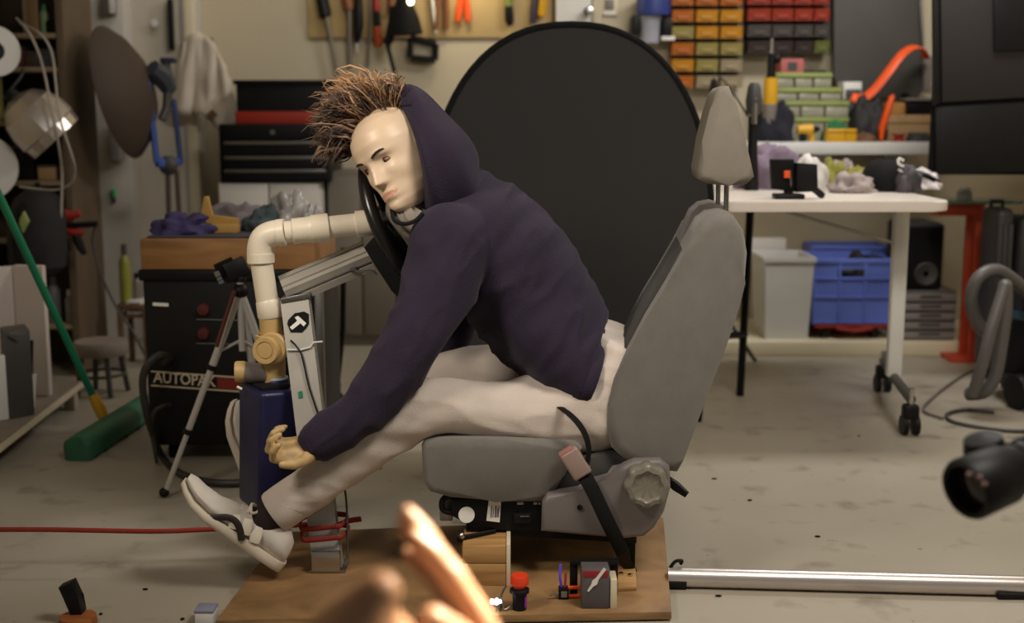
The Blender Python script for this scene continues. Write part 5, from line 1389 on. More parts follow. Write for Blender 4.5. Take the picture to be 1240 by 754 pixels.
hang('scraper', 'black spindle-shaped tool with a pale tip on the tan board', 434, [('handle', M_BLACK, [(434, -12, 4), (434, 10, 5), (434, 30, 6), (433, 44, 4.5), (432, 52, 2)]), ('tip', M_WHITEP, [(432, 52, 1.5), (432, 63, 1.2)])])
hang('rod_tool', 'bare thin grey rod hanging between black spindle tool and the orange-black tool', 447, [('shaft', M_ROD, [(449, -6, 1.8), (447, 50, 1.8), (445, 82, 1.8)])])
hang('cutter', 'orange tool with a black middle hanging on the tan board', 456, [('head', M_RED, [(455, -12, 4.5), (456, 14, 4.5)]), ('grip', M_BLACK, [(456, 14, 4), (457, 32, 4.5)]), ('end', mat('tool_orange', (176, 74, 30), .5), [(457, 32, 4.5), (458, 55, 5.5), (458, 57, 4)])])
hang('short_handle', 'short red-brown handle above the black lamp on the tan board', 473, [('handle', M_BRONZE, [(474, -14, 4.5), (473, 16, 4.5)])])
hang('pliers', 'slim brown-handled pliers right of the lamp on the tan board', 536, [('handle', M_BRONZE, [(531, -8, 3), (530, 18, 3.2), (528, 36, 3)]), ('handle', M_BRONZE, [(541, -8, 3), (541, 18, 3.4), (540, 36, 3)]), ('head', M_STEEL, [(536, -18, 4), (536, -6, 6)])], 'pliers')
hang('pliers', 'bright orange-handled pliers right of the brown pair on the tan board', 560, [('handle', M_ORANGE, [(558, -8, 3), (556, 12, 4), (554, 26, 3.2)]), ('handle', M_ORANGE, [(564, -8, 3), (566, 12, 4), (567, 26, 3.2)]), ('head', M_STEEL, [(561, -18, 4), (561, -6, 6)])], 'pliers')
hang('snips', 'green and black handled tool right of the orange pliers', 616, [('handle', mat('tool_green', (110, 124, 46), .5), [(617, -14, 4), (616, 8, 5)]), ('grip', M_BLACK, [(616, 8, 5), (617, 24, 5.5), (618, 31, 3)])], 'pliers')
hang('chisel', 'dark violet handled tool near the right edge of the tan board', 648, [('handle', mat('tool_violet', (46, 36, 56), .5), [(650, -14, 4), (647, 10, 5), (645, 29, 4)])])
hang('marker', 'short ochre tool at the right edge of the tan board', 657, [('handle', M_YELLOW, [(659, -14, 5), (656, 16, 5.5), (656, 20, 4)])])
hang('cable_strip', 'thin pale vertical cable hanging left of the brown pliers', 526, [('cable', M_PAPER, [(522, -14, 2), (526, 20, 2), (528, 40, 1.6)])], 'cable')
# desk lamp fixed to the board
lp = thing('desk_lamp', 'lit black cone lamp on a thin arm before the tan tool board', 'lamp', at(482, 106, YT - .1))
YL = YT - .1; kl = YL / F
p0, p1 = at(492, 42, YL), at(488, -8, YL)
MB().lathe([(20 * kl, 0), (17 * kl, (p1 - p0).length * .35), (10 * kl, (p1 - p0).length * .8), (6 * kl, (p1 - p0).length), (0, (p1 - p0).length)], p0, p1 - p0, 24).build('lamp_shade', M_MATTE, lp)
MB().tube([at(478, 8, YL), at(476, 26, YL), at(471, 48, YL), at(468, 54, YL)], [6 * kl, 6 * kl, 5.5 * kl, 5 * kl], n=8).build('lamp_joint', M_MATTE, lp)
MB().tube([at(468, 50, YL), at(484, 112, YL)], 2.6 * kl, n=8).build('lamp_arm', M_METALB, lp)
MB().tube([at(484, 112, YL), at(486, 118, YW - .02)], 3.2 * kl, n=8).build('wall_mount', M_METALB, lp)
MB().ell(at(497, 2, YL - .03), .014, 10, 7).build('bulb', mat('lit_bulb', (255, 244, 220), .3, emit=(255, 236, 200), estr=9), lp)
ld_ = bpy.data.lights.new('lamp_glow', 'POINT'); ld_.energy = 2.2; ld_.color = (1, .82, .5); ld_.shadow_soft_size = .04
lo = bpy.data.objects.new('lamp_glow', ld_); COL.objects.link(lo); lo.location = at(560, -40, YW - .22)
# small picture-like frame
fr = thing('hanging_clamp', 'small black rectangular frame hanging at a slant below the tan board', 'frame', at(513, 75, YT))
cs = [at(497, 46, YT), at(528, 53, YT), at(527, 73, YT), at(497, 70, YT)]
for i in range(4):
    p, q = cs[i], cs[(i + 1) % 4]
    MB().tube([p, q], .016, n=6).build('frame_bar', M_BLACK, fr)
MB().prism([p + Vector((0, .012, 0)) for p in cs], (0, .006, 0)).build('frame_back', mat('frame_backing', (170, 160, 138), .7), fr)
MB().cyl(at(512, 50, YT), (at(512, 50, YT).x, YW, at(512, 50, YT).z), .004, n=6).build('hook', M_STEEL, fr)

# ---- tool chest on a white cupboard
YC = 5.25
wcp = thing('white_cupboard', 'plain white cupboard under the black tool chest', 'cupboard', (at(318, 400, YC).x, YC + .2, 0))
xa_, xb_ = at(264, 240, YC).x, at(387, 240, YC).x
zc0 = at(320, 221, YC).z
MB().bb((xa_, YC + .02, 0), (xb_, YC + .44, zc0), .004).build('cupboard_body', M_WHITE, wcp)
MB().bb((xa_ + .004, YC, .06), ((xa_ + xb_) / 2 - .003, YC + .019, zc0 - .004), .004).build('cupboard_door', M_WHITE, wcp)
MB().bb(((xa_ + xb_) / 2 + .003, YC, .06), (xb_ - .004, YC + .019, zc0 - .004), .004).build('cupboard_door', M_WHITE, wcp)
tc = thing('tool_chest', 'black tool chest with red stripe and silver drawer trims on the white cupboard', 'tool chest', (at(330, 220, YC).x, YC + .2, zc0))
x0, x1 = at(266, 200, YC).x, at(398, 200, YC).x
zt_ = at(330, 150, YC).z
MB().bb((x0, YC, zc0), (x1, YC + .42, zt_), .006).build('chest_body', M_METALB, tc)
n = 3
for i, (ya, yb_) in enumerate(((171, 188), (189, 204), (205, 219))):
    d = MB().bb(at(270, yb_, YC - .012), at(396, ya, YC + .01), .003).build('drawer', M_BLACK, tc)
    MB().bb(at(271, ya + 4, YC - .02), at(395, ya, YC - .006), .002).build('drawer_trim', M_STEEL, d)
MB().bb(at(270, 169, YC - .008), at(396, 151, YC + .01), .003).build('drawer', M_BLACK, tc)
MB().lathe([(0, 0), (.01, 0), (.01, .006), (0, .006)], at(330, 160, YC - .008), (0, -1, 0), 14).build('lock', M_STEEL, tc)
tl = at(284, 98, YC); tr_ = at(408, 149, YC)
MB().bb((tl.x, YC + .02, tr_.z), (tr_.x, YC + .40, tl.z), .006).build('top_box', M_BLACK, tc)
MB().bb(at(285, 150, YC + .012), at(407, 135, YC + .03), .002).build('red_stripe', M_RED, tc)
MB().bb(at(282, 102, YC + .010), at(409, 97, YC + .03), .002).build('lid_edge', M_METALB, tc)
# grey metal locker right of it
gl_ = thing('grey_locker', 'grey metal locker half hidden behind the pipe, right of the tool chest', 'locker', (at(430, 400, 5.35).x, 5.5, 0))
x0, x1 = at(396, 250, 5.35).x, at(520, 250, 5.35).x; z1 = at(430, 208, 5.35).z
M_LOCK = mat('locker_grey', (118, 110, 98), .6, var=.06)
MB().bb((x0, 5.37, 0), (x1, 5.72, z1), .004).build('locker_body', M_LOCK, gl_)
for i in range(3):
    MB().bb((x0 + .005 + (x1 - x0) * i / 3, 5.355, .05), (x0 - .005 + (x1 - x0) * (i + 1) / 3, 5.372, z1 - .02), .003).build('locker_door', M_LOCK, gl_)
# black box in front of the locker
bx = thing('black_crate', 'black box standing on the floor behind the aluminium post', 'box', fl(425, 404))
q = fl(392, 404); q2 = fl(455, 404); zt_ = at(420, 342, q.y).z
MB().bb((q.x, q.y, 0), (q2.x, q.y + .16, zt_), .008).build('box_body', M_BLACK, bx)
MB().bb((q.x - .006, q.y - .006, zt_), (q2.x + .006, q.y + .166, zt_ + .02), .005).build('box_lid', M_MATTE, bx)
sh2 = thing('white_shoe', 'small pale shoe on the floor beside the black box', 'shoe', fl(440, 402))
ps = fl(444, 405) + Vector((0, -.03, 0))
MB().loft([ring_at(ps + Vector((x, 0, .03 + .02 * (1 - t))), (1, 0, 0), r * .8, r) for x, t, r in ((-.1, 0, .016), (-.08, .2, .03), (-.02, .5, .034), (.06, 1, .03), (.085, 1, .016))]).build('upper', M_GREYP, sh2)
MB().bb(ps + Vector((-.1, -.035, 0)), ps + Vector((.09, .035, .014)), .004).build('sole', M_PAPER, sh2)
# dark stand between post and arm
ds = thing('clamp_stand', 'thin black stand with a clamp knuckle and splayed feet behind the aluminium post', 'stand', fl(404, 490))
q = fl(406, 490)
ph = lambda px, py: at(px, py, q.y)
MB().tube([ph(416, 300), ph(415, 400), ph(409, 458)], .010, n=8).build('pole', M_METALB, ds)
MB().ell(ph(402, 466), (.032, .03, .045), 12, 8).build('clamp', M_MATTE, ds)
for tx, ty in ((383, 500), (428, 497), (406, 520)):
    MB().tube([ph(404, 470), fl(tx, ty, .008)], .010, n=8).build('leg', M_METALB, ds)
MB().tube([ph(402, 460), ph(388, 430), ph(380, 418)], .009, n=8).build('side_arm', M_METALB, ds)

# ---- black machine with a wooden top
qa = fl(176, 560); YM = qa.y
M_MACH = mat('machine_black', (24, 23, 23), .55, var=.12, scale=6, spec=.25)
xm0, xm1 = at(177, 450, YM).x, at(388, 450, YM).x
zm1 = at(250, 327, YM).z
mc = thing('charger_cart', 'large black charger cart with AUTOPAK lettering and red knobs under a wooden top', 'machine', ((xm0 + xm1) / 2, YM + .25, 0))
MB().bb((xm0, YM, .05), (xm1, YM + .42, zm1), .012).build('machine_body', M_MACH, mc)
MB().bb((xm0 - .008, YM - .008, zm1 - .03), (xm1 + .004, YM + .42, zm1 + .002), .005).build('top_frame', M_BLACK, mc)
for x in (xm0 + .06, xm1 - .06):
    for y in (YM + .06, YM + .36):
        MB().cyl((x - .015, y, .027), (x + .015, y, .027), .027, n=14).build('wheel', M_MATTE, mc)
cs = [at(176, 449, YM - .004), at(310, 467, YM - .004), at(310, 472, YM - .004), at(176, 467, YM - .004)]
Pm = lambda px, py, d=.004: at(px, py, YM - d)
MB().prism([Pm(184, 449), Pm(312, 458), Pm(312, 475), Pm(184, 467)], (0, -.001, 0)).build('badge_plate', M_BLACK, mc)
for y0, y1 in ((448.5, 457.5), (465.5, 474.5)):
    MB().prism([Pm(183, y0, .006), Pm(312, y1, .006), Pm(312, y1 + 1.8, .006), Pm(183, y0 + 1.8, .006)], (0, -.001, 0)).build('badge_line', M_CREAM, mc)
MB().prism([Pm(263, 455.5, .0055), Pm(312, 458.5, .0055), Pm(312, 474, .0055), Pm(263, 470, .0055)], (0, -.001, 0)).build('badge_red', mat('badge_red', (128, 36, 26), .5), mc)
rt_ = Pm(258, 460) - Pm(190, 456)
wt = text('AUTOPAK', .05, M_CREAM, 'lettering', mc, facing(Pm(223, 459.5, .007), rt_, (0.10, 0, 1)) @ Matrix.Diagonal((1.0, .92, 1, 1)), bold=.0008)
w_ = max(v.co.x for v in wt.data.vertices) - min(v.co.x for v in wt.data.vertices)
want = (Pm(263, 460) - Pm(187, 456)).length
c_ = Pm(225, 459.5, .007) - worldloc(mc)
for v in wt.data.vertices: v.co = c_ + (v.co - c_) * (want / w_) if False else Vector((c_.x + (v.co.x - c_.x) * want / w_, v.co.y, v.co.z))
for px, py in ((247, 374), (247, 403)):
    MB().lathe([(0, 0), (.018, 0), (.016, .016), (0, .018)], Pm(px, py, 0), (0, -1, 0), 16).build('red_knob', mat('knob_red', (84, 26, 26), .45), mc)
    MB().prism([Pm(238, py + 12), Pm(290, py + 13), Pm(290, py + 14), Pm(238, py + 13)], (0, -.001, 0)).build('scale_line', M_GREYP, mc)
MB().prism([Pm(185, 366), Pm(204, 367), Pm(204, 371), Pm(185, 370)], (0, -.001, 0)).build('small_label', M_PAPER, mc)
xm2 = at(386, 350, YM).x
MB().bb((xm2 - .012, YM - .012, .05), (xm2 + .012, YM + .01, zm1 - .03), .003).build('corner_trim', M_STEEL, mc)
MB().tube(smoothpath([Pm(200, 440, .0), Pm(205, 432, .05), Pm(192, 430, .1), Pm(176, 446, .12), Pm(173, 470, .12), Pm(180, 510, .1), Vector(fl(196, 552, .012)), Vector(fl(215, 571, .012)), Vector(fl(245, 582, .012)), Vector(fl(275, 585, .012)), Vector(fl(310, 583, .012))], 6), .0105, n=8).build('thick_cable', mat('cable_black', (48, 46, 44), .5, var=.1), mc)
MB().tube(smoothpath([Pm(206, 490, 0), Pm(196, 492, .04), Pm(186, 500, .06), Pm(184, 522, .06), Vector(fl(190, 560, .01))], 6), .006, n=8).build('thin_cable', M_DGREY, mc)
# wooden block top
zw = at(250, 289, YM - .012).z
wt_ = thing('timber_slab', 'thick pine slab lying on top of the black charger cart', 'timber', ((xm0 + xm1) / 2, YM + .2, zm1 + .002))
MB().bb((xm0 + .002, YM - .01, zm1 + .003), (xm1 - .005, YM + .40, zw), .004).build('slab', wood_mat('slab_pine', (122, 84, 46), (158, 114, 66), (2, 20, 14)), wt_)
MB().bb((xm0 + .02, YM + .0, zw + .0005), (xm1 - .1, YM + .38, zw + .006), .002).build('dark_mat', mat('slate_mat', (58, 56, 62), .8), wt_)
ZS = zw + .006
def onslab(px, d=.15): return Vector((at(px, 285, YM + d).x, YM + d, ZS))
heap('blue_rag', mat('blue_rag', (52, 46, 86), .9, var=.15), onslab(226, .12), (.09, .09, .05), 71, 'violet-blue rag at the left end of the pine slab', 'rag', fold=.5)
yb_ = thing('angle_bracket', 'yellow-tan angle bracket standing on the pine slab', 'bracket', onslab(262, .1))
ya = YM + .1
MB().prism([at(240, 273, ya), at(247, 238, ya), at(252, 238, ya), at(256, 262, ya), at(288, 264, ya), at(288, 273, ya)], (0, .02, 0), .003).build('angle_plate', mat('tan_metal', (176, 136, 70), .5, var=.1), yb_)
MB().bb((at(240, 273, ya).x, ya - .01, ZS), (at(288, 273, ya).x, ya + .03, at(262, 271, ya).z), .003).build('angle_base', mat('tan_metal', (176, 136, 70), .5), yb_)
heap('grey_rag', mat('grey_rag', (112, 104, 108), .9, var=.2), onslab(292, .26), (.10, .08, .07), 72, 'grey crumpled rag behind the yellow-tan bracket', 'rag', fold=.4)
heap('teal_rag', mat('teal_rag', (62, 74, 76), .9, var=.15), onslab(322, .2), (.065, .07, .065), 73, 'dark teal rag in the middle of the pine slab', 'rag', fold=.4)
heap('plastic_wrap', mat('clear_wrap', (164, 160, 158), .25, var=.2), onslab(355, .24), (.075, .07, .10), 74, 'shiny crumpled plastic wrap at the right end of the pine slab', 'wrap', fold=.6)
heap('plastic_wrap', mat('clear_wrap', (164, 160, 158), .25), onslab(379, .2), (.035, .05, .07), 75, 'small grey plastic wrap bit at the far right of the pine slab', 'wrap', fold=.6)

# ---- small camera on a tripod
ft = fl(199, 602)
tp = thing('camera_tripod', 'small silver tripod with long slanted legs left of the blue tank', 'tripod', (at(290, 350, ft.y).x, ft.y + .1, 0))
hubp = at(291, 352, ft.y + .05)
feet = [ft + Vector((0, 0, .006)), Vector((hubp.x + .17, ft.y - .02 + .1, .006)), Vector((hubp.x + .05, ft.y + .13, .006))]
M_TRI = mat('tripod_silver', (206, 202, 198), .35, .3)
for i, f in enumerate(feet):
    h_ = hubp + (f - hubp).normalized() * .012
    m1, m2 = h_.lerp(f, .36), h_.lerp(f, .68)
    lg_ = MB().cyl(h_, m1, .0105, n=10).build('leg', M_TRI, tp)
    MB().cyl(m1, m2, .0088, n=10).build('leg_section', M_TRI, lg_)
    MB().cyl(m2, f, .0072, n=10).build('leg_section', M_TRI, lg_)
    for m_ in (m1, m2): MB().cyl(m_ - (f - h_) * .012, m_ + (f - h_) * .012, .0125, n=10).build('leg_clamp', M_BLACK, lg_)
    MB().ell(f + Vector((0, 0, .008)), (.014, .014, .013), 10, 7).build('foot', M_BLACK, lg_)
MB().cyl(hubp - Vector((0, 0, .16)), hubp + Vector((0, 0, .03)), .009, n=10).build('centre_column', M_TRI, tp)
MB().ell(hubp, (.022, .022, .02), 12, 8).build('hub', M_BLACK, tp)
for f in feet:
    MB().tube([hubp - Vector((0, 0, .13)), hubp.lerp(f, .3)], .004, n=6).build('spreader', M_TRI, tp)
MB().tube([at(284, 352, ft.y + .02), at(262, 420, ft.y + .0)], .006, n=6).build('red_cord', mat('red_brown', (92, 46, 38), .5), tp)
cc = at(281, 327, ft.y + .05)
ck = thing('action_camera', 'small black camera with a tilted screen on the silver tripod', 'camera', hubp + Vector((0, 0, .03)))
Rc = Matrix.Rotation(math.radians(-24), 3, 'Y') @ Matrix.Rotation(math.radians(25), 3, 'Z')
MB().box(cc + Vector((.006, .01, .0)), (.062, .05, .052), Rc, .006).build('camera_body', M_BLACK, ck)
MB().box(cc + Vector((-.014, -.012, .006)), (.052, .008, .046), Rc @ Matrix.Rotation(math.radians(20), 3, 'X'), .003).build('flip_screen', M_MATTE, ck)
MB().bb(hubp + Vector((-.016, -.014, .024)), Vector((hubp.x + .016, hubp.y + .014, cc.z - .016)), .004).build('mount', M_BLACK, ck)
for i, (dx, dz) in enumerate(((-.032, -.006), (-.026, -.018), (-.022, -.027))):
    MB().box(cc + Vector((dx, -.03, dz)), (.013, .004, .008 + .006 * (i == 0)), Matrix.Rotation(math.radians(-24), 3, 'Y')).build('port_cover', M_CHROME if i else M_GREYP, ck)

# ---- push broom
M_BG = mat('broom_green', (44, 100, 72), .6, var=.12, scale=30)
ba, bb2 = fl(96, 540, .04), fl(176, 490, .04)
bm2 = thing('push_broom', 'green push broom with yellow socket leaning at the left', 'broom', (ba + bb2) / 2 - Vector((0, 0, .04)))
dx_ = (bb2 - ba).normalized(); sd = Vector((-dx_.y, dx_.x, 0))
MB().loft([[ba + dx_ * t + sd * w * x + Vector((0, 0, z)) for x, z in ((-1, -.0), (-.9, .016), (-.4, .032), (.4, .032), (.9, .016), (1, 0), (.9, -.038), (-.9, -.038))] for t, w in ((-.02, .03), (-.008, .045), (.0 + (bb2 - ba).length, .045), ((bb2 - ba).length + .02, .035))]).build('broom_head', M_BG, bm2, angle=50)
br_ = MB(); r2 = random.Random(3)
for i in range(26):
    t = (bb2 - ba).length * (i + .5) / 26
    for w in (-.03, 0, .03):
        p = ba + dx_ * t + sd * w + Vector((0, 0, -.03)); br_.cyl(p, p + sd * w * .3 + Vector((r2.uniform(-.004, .004), 0, -.0095)), .007, .009, n=5)
o = br_.build('bristles', M_BLACK, bm2); o['kind'] = 'stuff'
mid = (ba + bb2) / 2 + Vector((0, 0, .04))
s0, s1 = at(121, 495, mid.y - .0), at(112, 478, mid.y - .0)
hA = at(-8, 222, mid.y - .25)
MB().tube([at(126, 506, mid.y), s0, s1], [.017, .019, .015], n=12).build('socket', M_YELLOW, bm2)
MB().cyl(s1, hA, .0115, n=12).build('broom_handle', M_GREEN, bm2)

# ---- low platform on the left with devices
e0_, e1_ = fl(-20, 551, .09), fl(98, 461, .09)
M_PLAT = mat('platform_cream', (172, 160, 140), .6, var=.08)
pf = thing('low_platform', 'low cream edged platform shelf along the left side', 'shelf', ((e0_ + e1_) / 2 + Vector((-.3, 0, 0))) * 1.0)
pf.location.z = 0
v_ = (e1_ - e0_)
MB().prism([Vector((e0_.x, e0_.y, .06)), Vector((e1_.x, e1_.y, .06)), Vector((e1_.x - .62, e1_.y + .12, .06)), Vector((e0_.x - .62, e0_.y + .12, .06))], (0, 0, .03), .003).build('platform_top', mat('platform_grey', (120, 110, 98), .7, var=.1), pf)
MB().tube([e0_ - Vector((-.004, 0, .014)), e1_ - Vector((-.004, 0, .014))], .013, n=4).build('edge_rail', M_PLAT, pf)
for p in (e1_.lerp(e0_, .06), e1_.lerp(e0_, .9), e1_ + Vector((-.55, .1, 0)), e0_ + Vector((-.5, .15, 0))):
    MB().bb((p.x - .045, p.y - .01, 0), (p.x - .005, p.y + .03, .06), .004).build('leg', M_PLAT, pf)
ZP = .09
def onP(px, py): return fl(px, py, ZP)
q = onP(60, 480)
wp = thing('partition_screen', 'tall off-white folded panel standing on the low platform at the left edge', 'screen', (at(28, 480, q.y).x, q.y + .02, ZP))
zt_ = at(40, 322, q.y).z
MB().prism([Vector((q.x, q.y, ZP)), Vector((at(22, 480, q.y).x, q.y + .02, ZP)), Vector((at(22, 480, q.y).x, q.y + .05, ZP)), Vector((q.x, q.y + .03, ZP))], (0, 0, zt_ - ZP), .004).build('panel_leaf', mat('panel_white', (196, 184, 176), .6, var=.03), wp)
MB().prism([Vector((at(21, 480, q.y).x, q.y + .02, ZP)), Vector((at(-20, 480, q.y).x, q.y - .05, ZP)), Vector((at(-20, 480, q.y).x, q.y - .02, ZP)), Vector((at(21, 480, q.y).x, q.y + .05, ZP))], (0, 0, zt_ - ZP - .004), .004).build('panel_leaf', mat('panel_white', (196, 184, 176), .6), wp)
q = onP(36, 508)
gd = thing('grey_computer', 'dark grey device box with a pale side on the low platform', 'computer', (at(20, 508, q.y).x, q.y + .05, ZP))
zt_ = at(25, 402, q.y).z
MB().prism([Vector((at(11, 508, q.y).x, q.y, ZP)), Vector((at(33, 508, q.y).x, q.y + .06, ZP)), Vector((at(24, 508, q.y).x - .03, q.y + .16, ZP)), Vector((at(2, 508, q.y).x - .03, q.y + .1, ZP))], (0, 0, zt_ - ZP), .006).build('device_body', mat('device_grey', (70, 66, 64), .5, var=.1), gd)
MB().prism([Vector((at(11, 508, q.y).x, q.y - .001, ZP)), Vector((at(-14, 520, q.y).x, q.y - .05, ZP)), Vector((at(-14, 520, q.y).x, q.y + .0, ZP)), Vector((at(9, 508, q.y).x, q.y + .05, ZP))], (0, 0, zt_ - ZP - .07), .005).build('device_side', M_WHITEP, gd)
MB().bb(at(12, 406, q.y - .004), at(30, 403, q.y + .0), .001).build('top_trim', M_STEEL, gd)
q = onP(40, 496)
kn = thing('tool_holder', 'white holder with an upright black handled tool on the low platform', 'holder', q + Vector((0, .01, 0)))
MB().prism([at(31, 455, q.y), at(42, 453, q.y), at(40, 494, q.y), at(34, 496, q.y)], (0, .02, 0), .003).build('holder_body', M_WHITEP, kn)
MB().tube([at(36, 456, q.y + .01), at(36, 412, q.y + .01)], [.010, .011], n=10).build('black_handle', M_BLACK, kn)

# ---- round stool with a crate below
q = fl(122, 488); YQ = q.y + .15
st_ = thing('round_stool', 'pale round padded stool behind the green broom handle', 'stool', (at(122, 440, YQ).x, YQ, 0))
cz = at(122, 422, YQ).z; cxs = at(122, 422, YQ).x; r_ = 33 / F * YQ
MB().lathe([(0, -.02), (r_ * .94, -.02), (r_, -.01), (r_, .018), (r_ * .93, .03), (0, .032)], (cxs, YQ, cz), n=30).build('seat', mat('stool_pad', (140, 128, 118), .7, var=.08), st_)
for k in range(4):
    a_ = k * PI / 2 + .6
    MB().tube([Vector((cxs + r_ * .7 * math.cos(a_), YQ + r_ * .7 * math.sin(a_), cz - .018)), Vector((cxs + r_ * .95 * math.cos(a_), YQ + r_ * .95 * math.sin(a_), .002))], .010, n=8).build('leg', M_DGREY, st_)
MB().tube([Vector((cxs + r_ * .84 * math.cos(2 * PI * k / 24), YQ + r_ * .84 * math.sin(2 * PI * k / 24), cz * .45)) for k in range(24)], .006, n=6, closed=True).build('foot_ring', M_DGREY, st_)

# ---- shelf unit at the far left
YU = 4.72
M_UNIT = mat('shelf_brown', (96, 80, 62), .7, var=.12)
M_BOARD = mat('shelf_board_tan', (128, 112, 88), .7, var=.1)
X1 = at(86, 200, YU).x
un = thing('shelf_unit', 'tall brown open shelf unit crammed with workshop gear in the left corner', 'shelf unit', (X1 - .5, YU + .2, 0))
X0 = at(-40, 200, YU).x
MB().bb((X1 - .03, YU, 0), (X1, YU + .32, 2.1), .002).build('side_panel', M_UNIT, un)
MB().bb((X0 - .03, YU, 0), (X0, YU + .32, 2.1), .002).build('side_panel', M_UNIT, un)
MB().bb((X0, YU + .30, 0), (X1 - .03, YU + .32, 2.1)).build('back_panel', mat('unit_back', (70, 58, 46), .8), un)
shelfz = {}
for nm, py in (('a', 43), ('b', 84), ('c', 150), ('d', 222), ('e', 292), ('f', 396)):
    z = at(50, py, YU).z; shelfz[nm] = z + .009
    MB().bb((X0, YU + .002, z - .009), (X1 - .03, YU + .30, z + .009), .002).build('shelf_plank', M_BOARD, un)
MB().bb((at(33, 20, YU).x, YU - .004, at(50, 43, YU).z), (at(45, 20, YU).x, YU + .02, 2.1), .002).build('upright', mat('upright_brown', (110, 84, 54), .7), un)
def U(px, sh, d=.06): return Vector((at(px - 16, 100, YU + d).x, YU + d, shelfz[sh]))
def bottle(px, sh, hpx, rpx, m, mcap, label, d=.07, capw=.5, name='bottle', base=None):
    p = base if base is not None else U(px, sh, d); h = hpx / F * p.y; r = rpx / F * p.y
    t = thing(name, label, 'bottle', p)
    MB().lathe([(0, 0), (r * .95, 0), (r, .006), (r, h * .68), (r * .8, h * .76), (r * capw, h * .82), (0, h * .82)], p, n=16).build('bottle_body', m, t)
    MB().lathe([(0, h * .82), (r * capw * 1.15, h * .82), (r * capw * 1.1, h), (0, h)], p, n=14).build('bottle_cap', mcap, t)
    return t
bottle(55, 'a', 56, 6, mat('grey_spray', (160, 150, 140), .35), M_PAPER, 'tall grey spray can on the top shelf of the brown unit')
bottle(74, 'a', 34, 5, mat('green_label', (126, 150, 108), .4, var=.2), M_GREEN, 'small bottle with green cap on the top shelf beside the dark box')
t = thing('dark_carton', 'small black carton at the right end of the top shelf', 'carton', U(87, 'a', .04))
MB().box(U(87, 'a', .08) + Vector((0, 0, .022)), (.045, .07, .044), bev=.004).build('body', M_BLACK, t)
MB().box(U(87, 'a', .08) + Vector((0, 0, .047)), (.046, .071, .006), bev=.002).build('lid', M_MATTE, t)
bottle(60, 'a', 40, 6, mat('dark_glass', (44, 36, 32), .3), M_BLACK, 'dark bottle behind the grey spray can on the top shelf', d=.16)
def bxs(px, sh, w, h, m, name, label, d=.05, cat='box'):
    p = U(px, sh, d); t = thing(name, label, cat, p)
    MB().box(p + Vector((0, .06, h / 2)), (w, .12, h), bev=.005).build('body', m, t)
    MB().box(p + Vector((0, .06, h + .005)), (w * 1.03, .124, .008), bev=.002).build('lid', M_DGREY, t)
bxs(35, 'b', .07, .07, mat('maroon', (84, 32, 24), .6), 'maroon_box', 'maroon box on the second shelf of the brown unit')
bxs(76, 'b', .08, .06, mat('slate_teal', (54, 64, 64), .6), 'slate_box', 'dark slate box on the second shelf under the dark carton')
bxs(55, 'b', .05, .05, mat('umber', (60, 44, 34), .6), 'umber_box', 'small umber box between maroon and slate boxes')
bxs(50, 'c', .12, .09, mat('slate_teal2', (58, 64, 62), .6), 'grey_green_box', 'grey-green box on the third shelf behind the steel lamp shade')
bxs(66, 'd', .07, .05, M_CARD, 'kraft_box', 'small brown carton at the right end of the fourth shelf')
bxs(30, 'd', .13, .12, M_BLACK, 'black_bin', 'black bin on the fourth shelf under the steel lamp shade')
bottle(86, 'f', 40, 6, mat('grey_white', (150, 146, 142), .4), M_WHITEP, 'white bottle at the right end of the bottom shelf')
bottle(66, 'f', 56, 8, mat('grey_jug', (104, 104, 106), .4), M_DGREY, 'grey jug on the bottom shelf of the brown unit')
bxs(78, 'e', .08, .07, mat('teal_dull', (74, 84, 88), .6), 'teal_grey_box', 'dull teal box on the shelf above the grey jug')
# steel bowl lamp with white cord
YD = 4.55
kd = YD / F
bl_ = thing('steel_lamp_shade', 'shiny steel bowl lamp shade hanging in front of the brown shelf unit', 'lamp shade', at(50, 185, YD))
ax_ = Vector((-.62, -.22, .72)).normalized()
cb = at(58, 158, YD)
MB().lathe([(.09, -.04), (.108, -.042), (.112, -.004), (.118, .0), (.116, .05), (.102, .1), (.07, .14), (.03, .158), (0, .16), (.03, .15), (.09, .09), (.105, .04), (.1, -.02)], cb, ax_, 16).build('shade', mat('brushed_steel', (200, 192, 184), .28, .85, var=.05), bl_, angle=20)
MB().lathe([(0, .155), (.03, .157), (.024, .19), (0, .19)], cb, ax_, 14).build('socket', M_BLACK, bl_)
MB().tube(smoothpath([cb + ax_ * .185, at(26, 92, YD - .02), at(28, 84, YD + .17)], 4), .005, n=6).build('hanging_cord', M_DGREY, bl_)
M_CORD = mat('white_cord', (170, 160, 150), .5)
cdn = thing('hanging_lead', 'loops of thin white cord hanging over the brown shelf unit', 'cord', at(50, 245, YD - .03))
MB().tube(smoothpath([at(20, 22, YD + .15), at(34, 38, YD), at(46, 62, YD - .02), at(54, 90, YD - .03), at(60, 120, YD - .14), at(70, 170, YD - .14), at(75, 210, YD - .06), at(74, 260, YD - .05), at(72, 300, YD - .03)], 6), .0045, n=6).build('cord_strand', M_CORD, cdn)
MB().tube(smoothpath([at(24, 28, YD + .12), at(48, 40, YD), at(62, 62, YD - .02), at(67, 95, YD - .03), at(72, 140, YD - .14), at(86, 185, YD - .14), at(91, 205, YD - .1), at(86, 222, YD - .06), at(65, 230, YD - .03), at(24, 226, YD - .02)], 6), .0045, n=6).build('cord_strand', M_CORD, cdn)
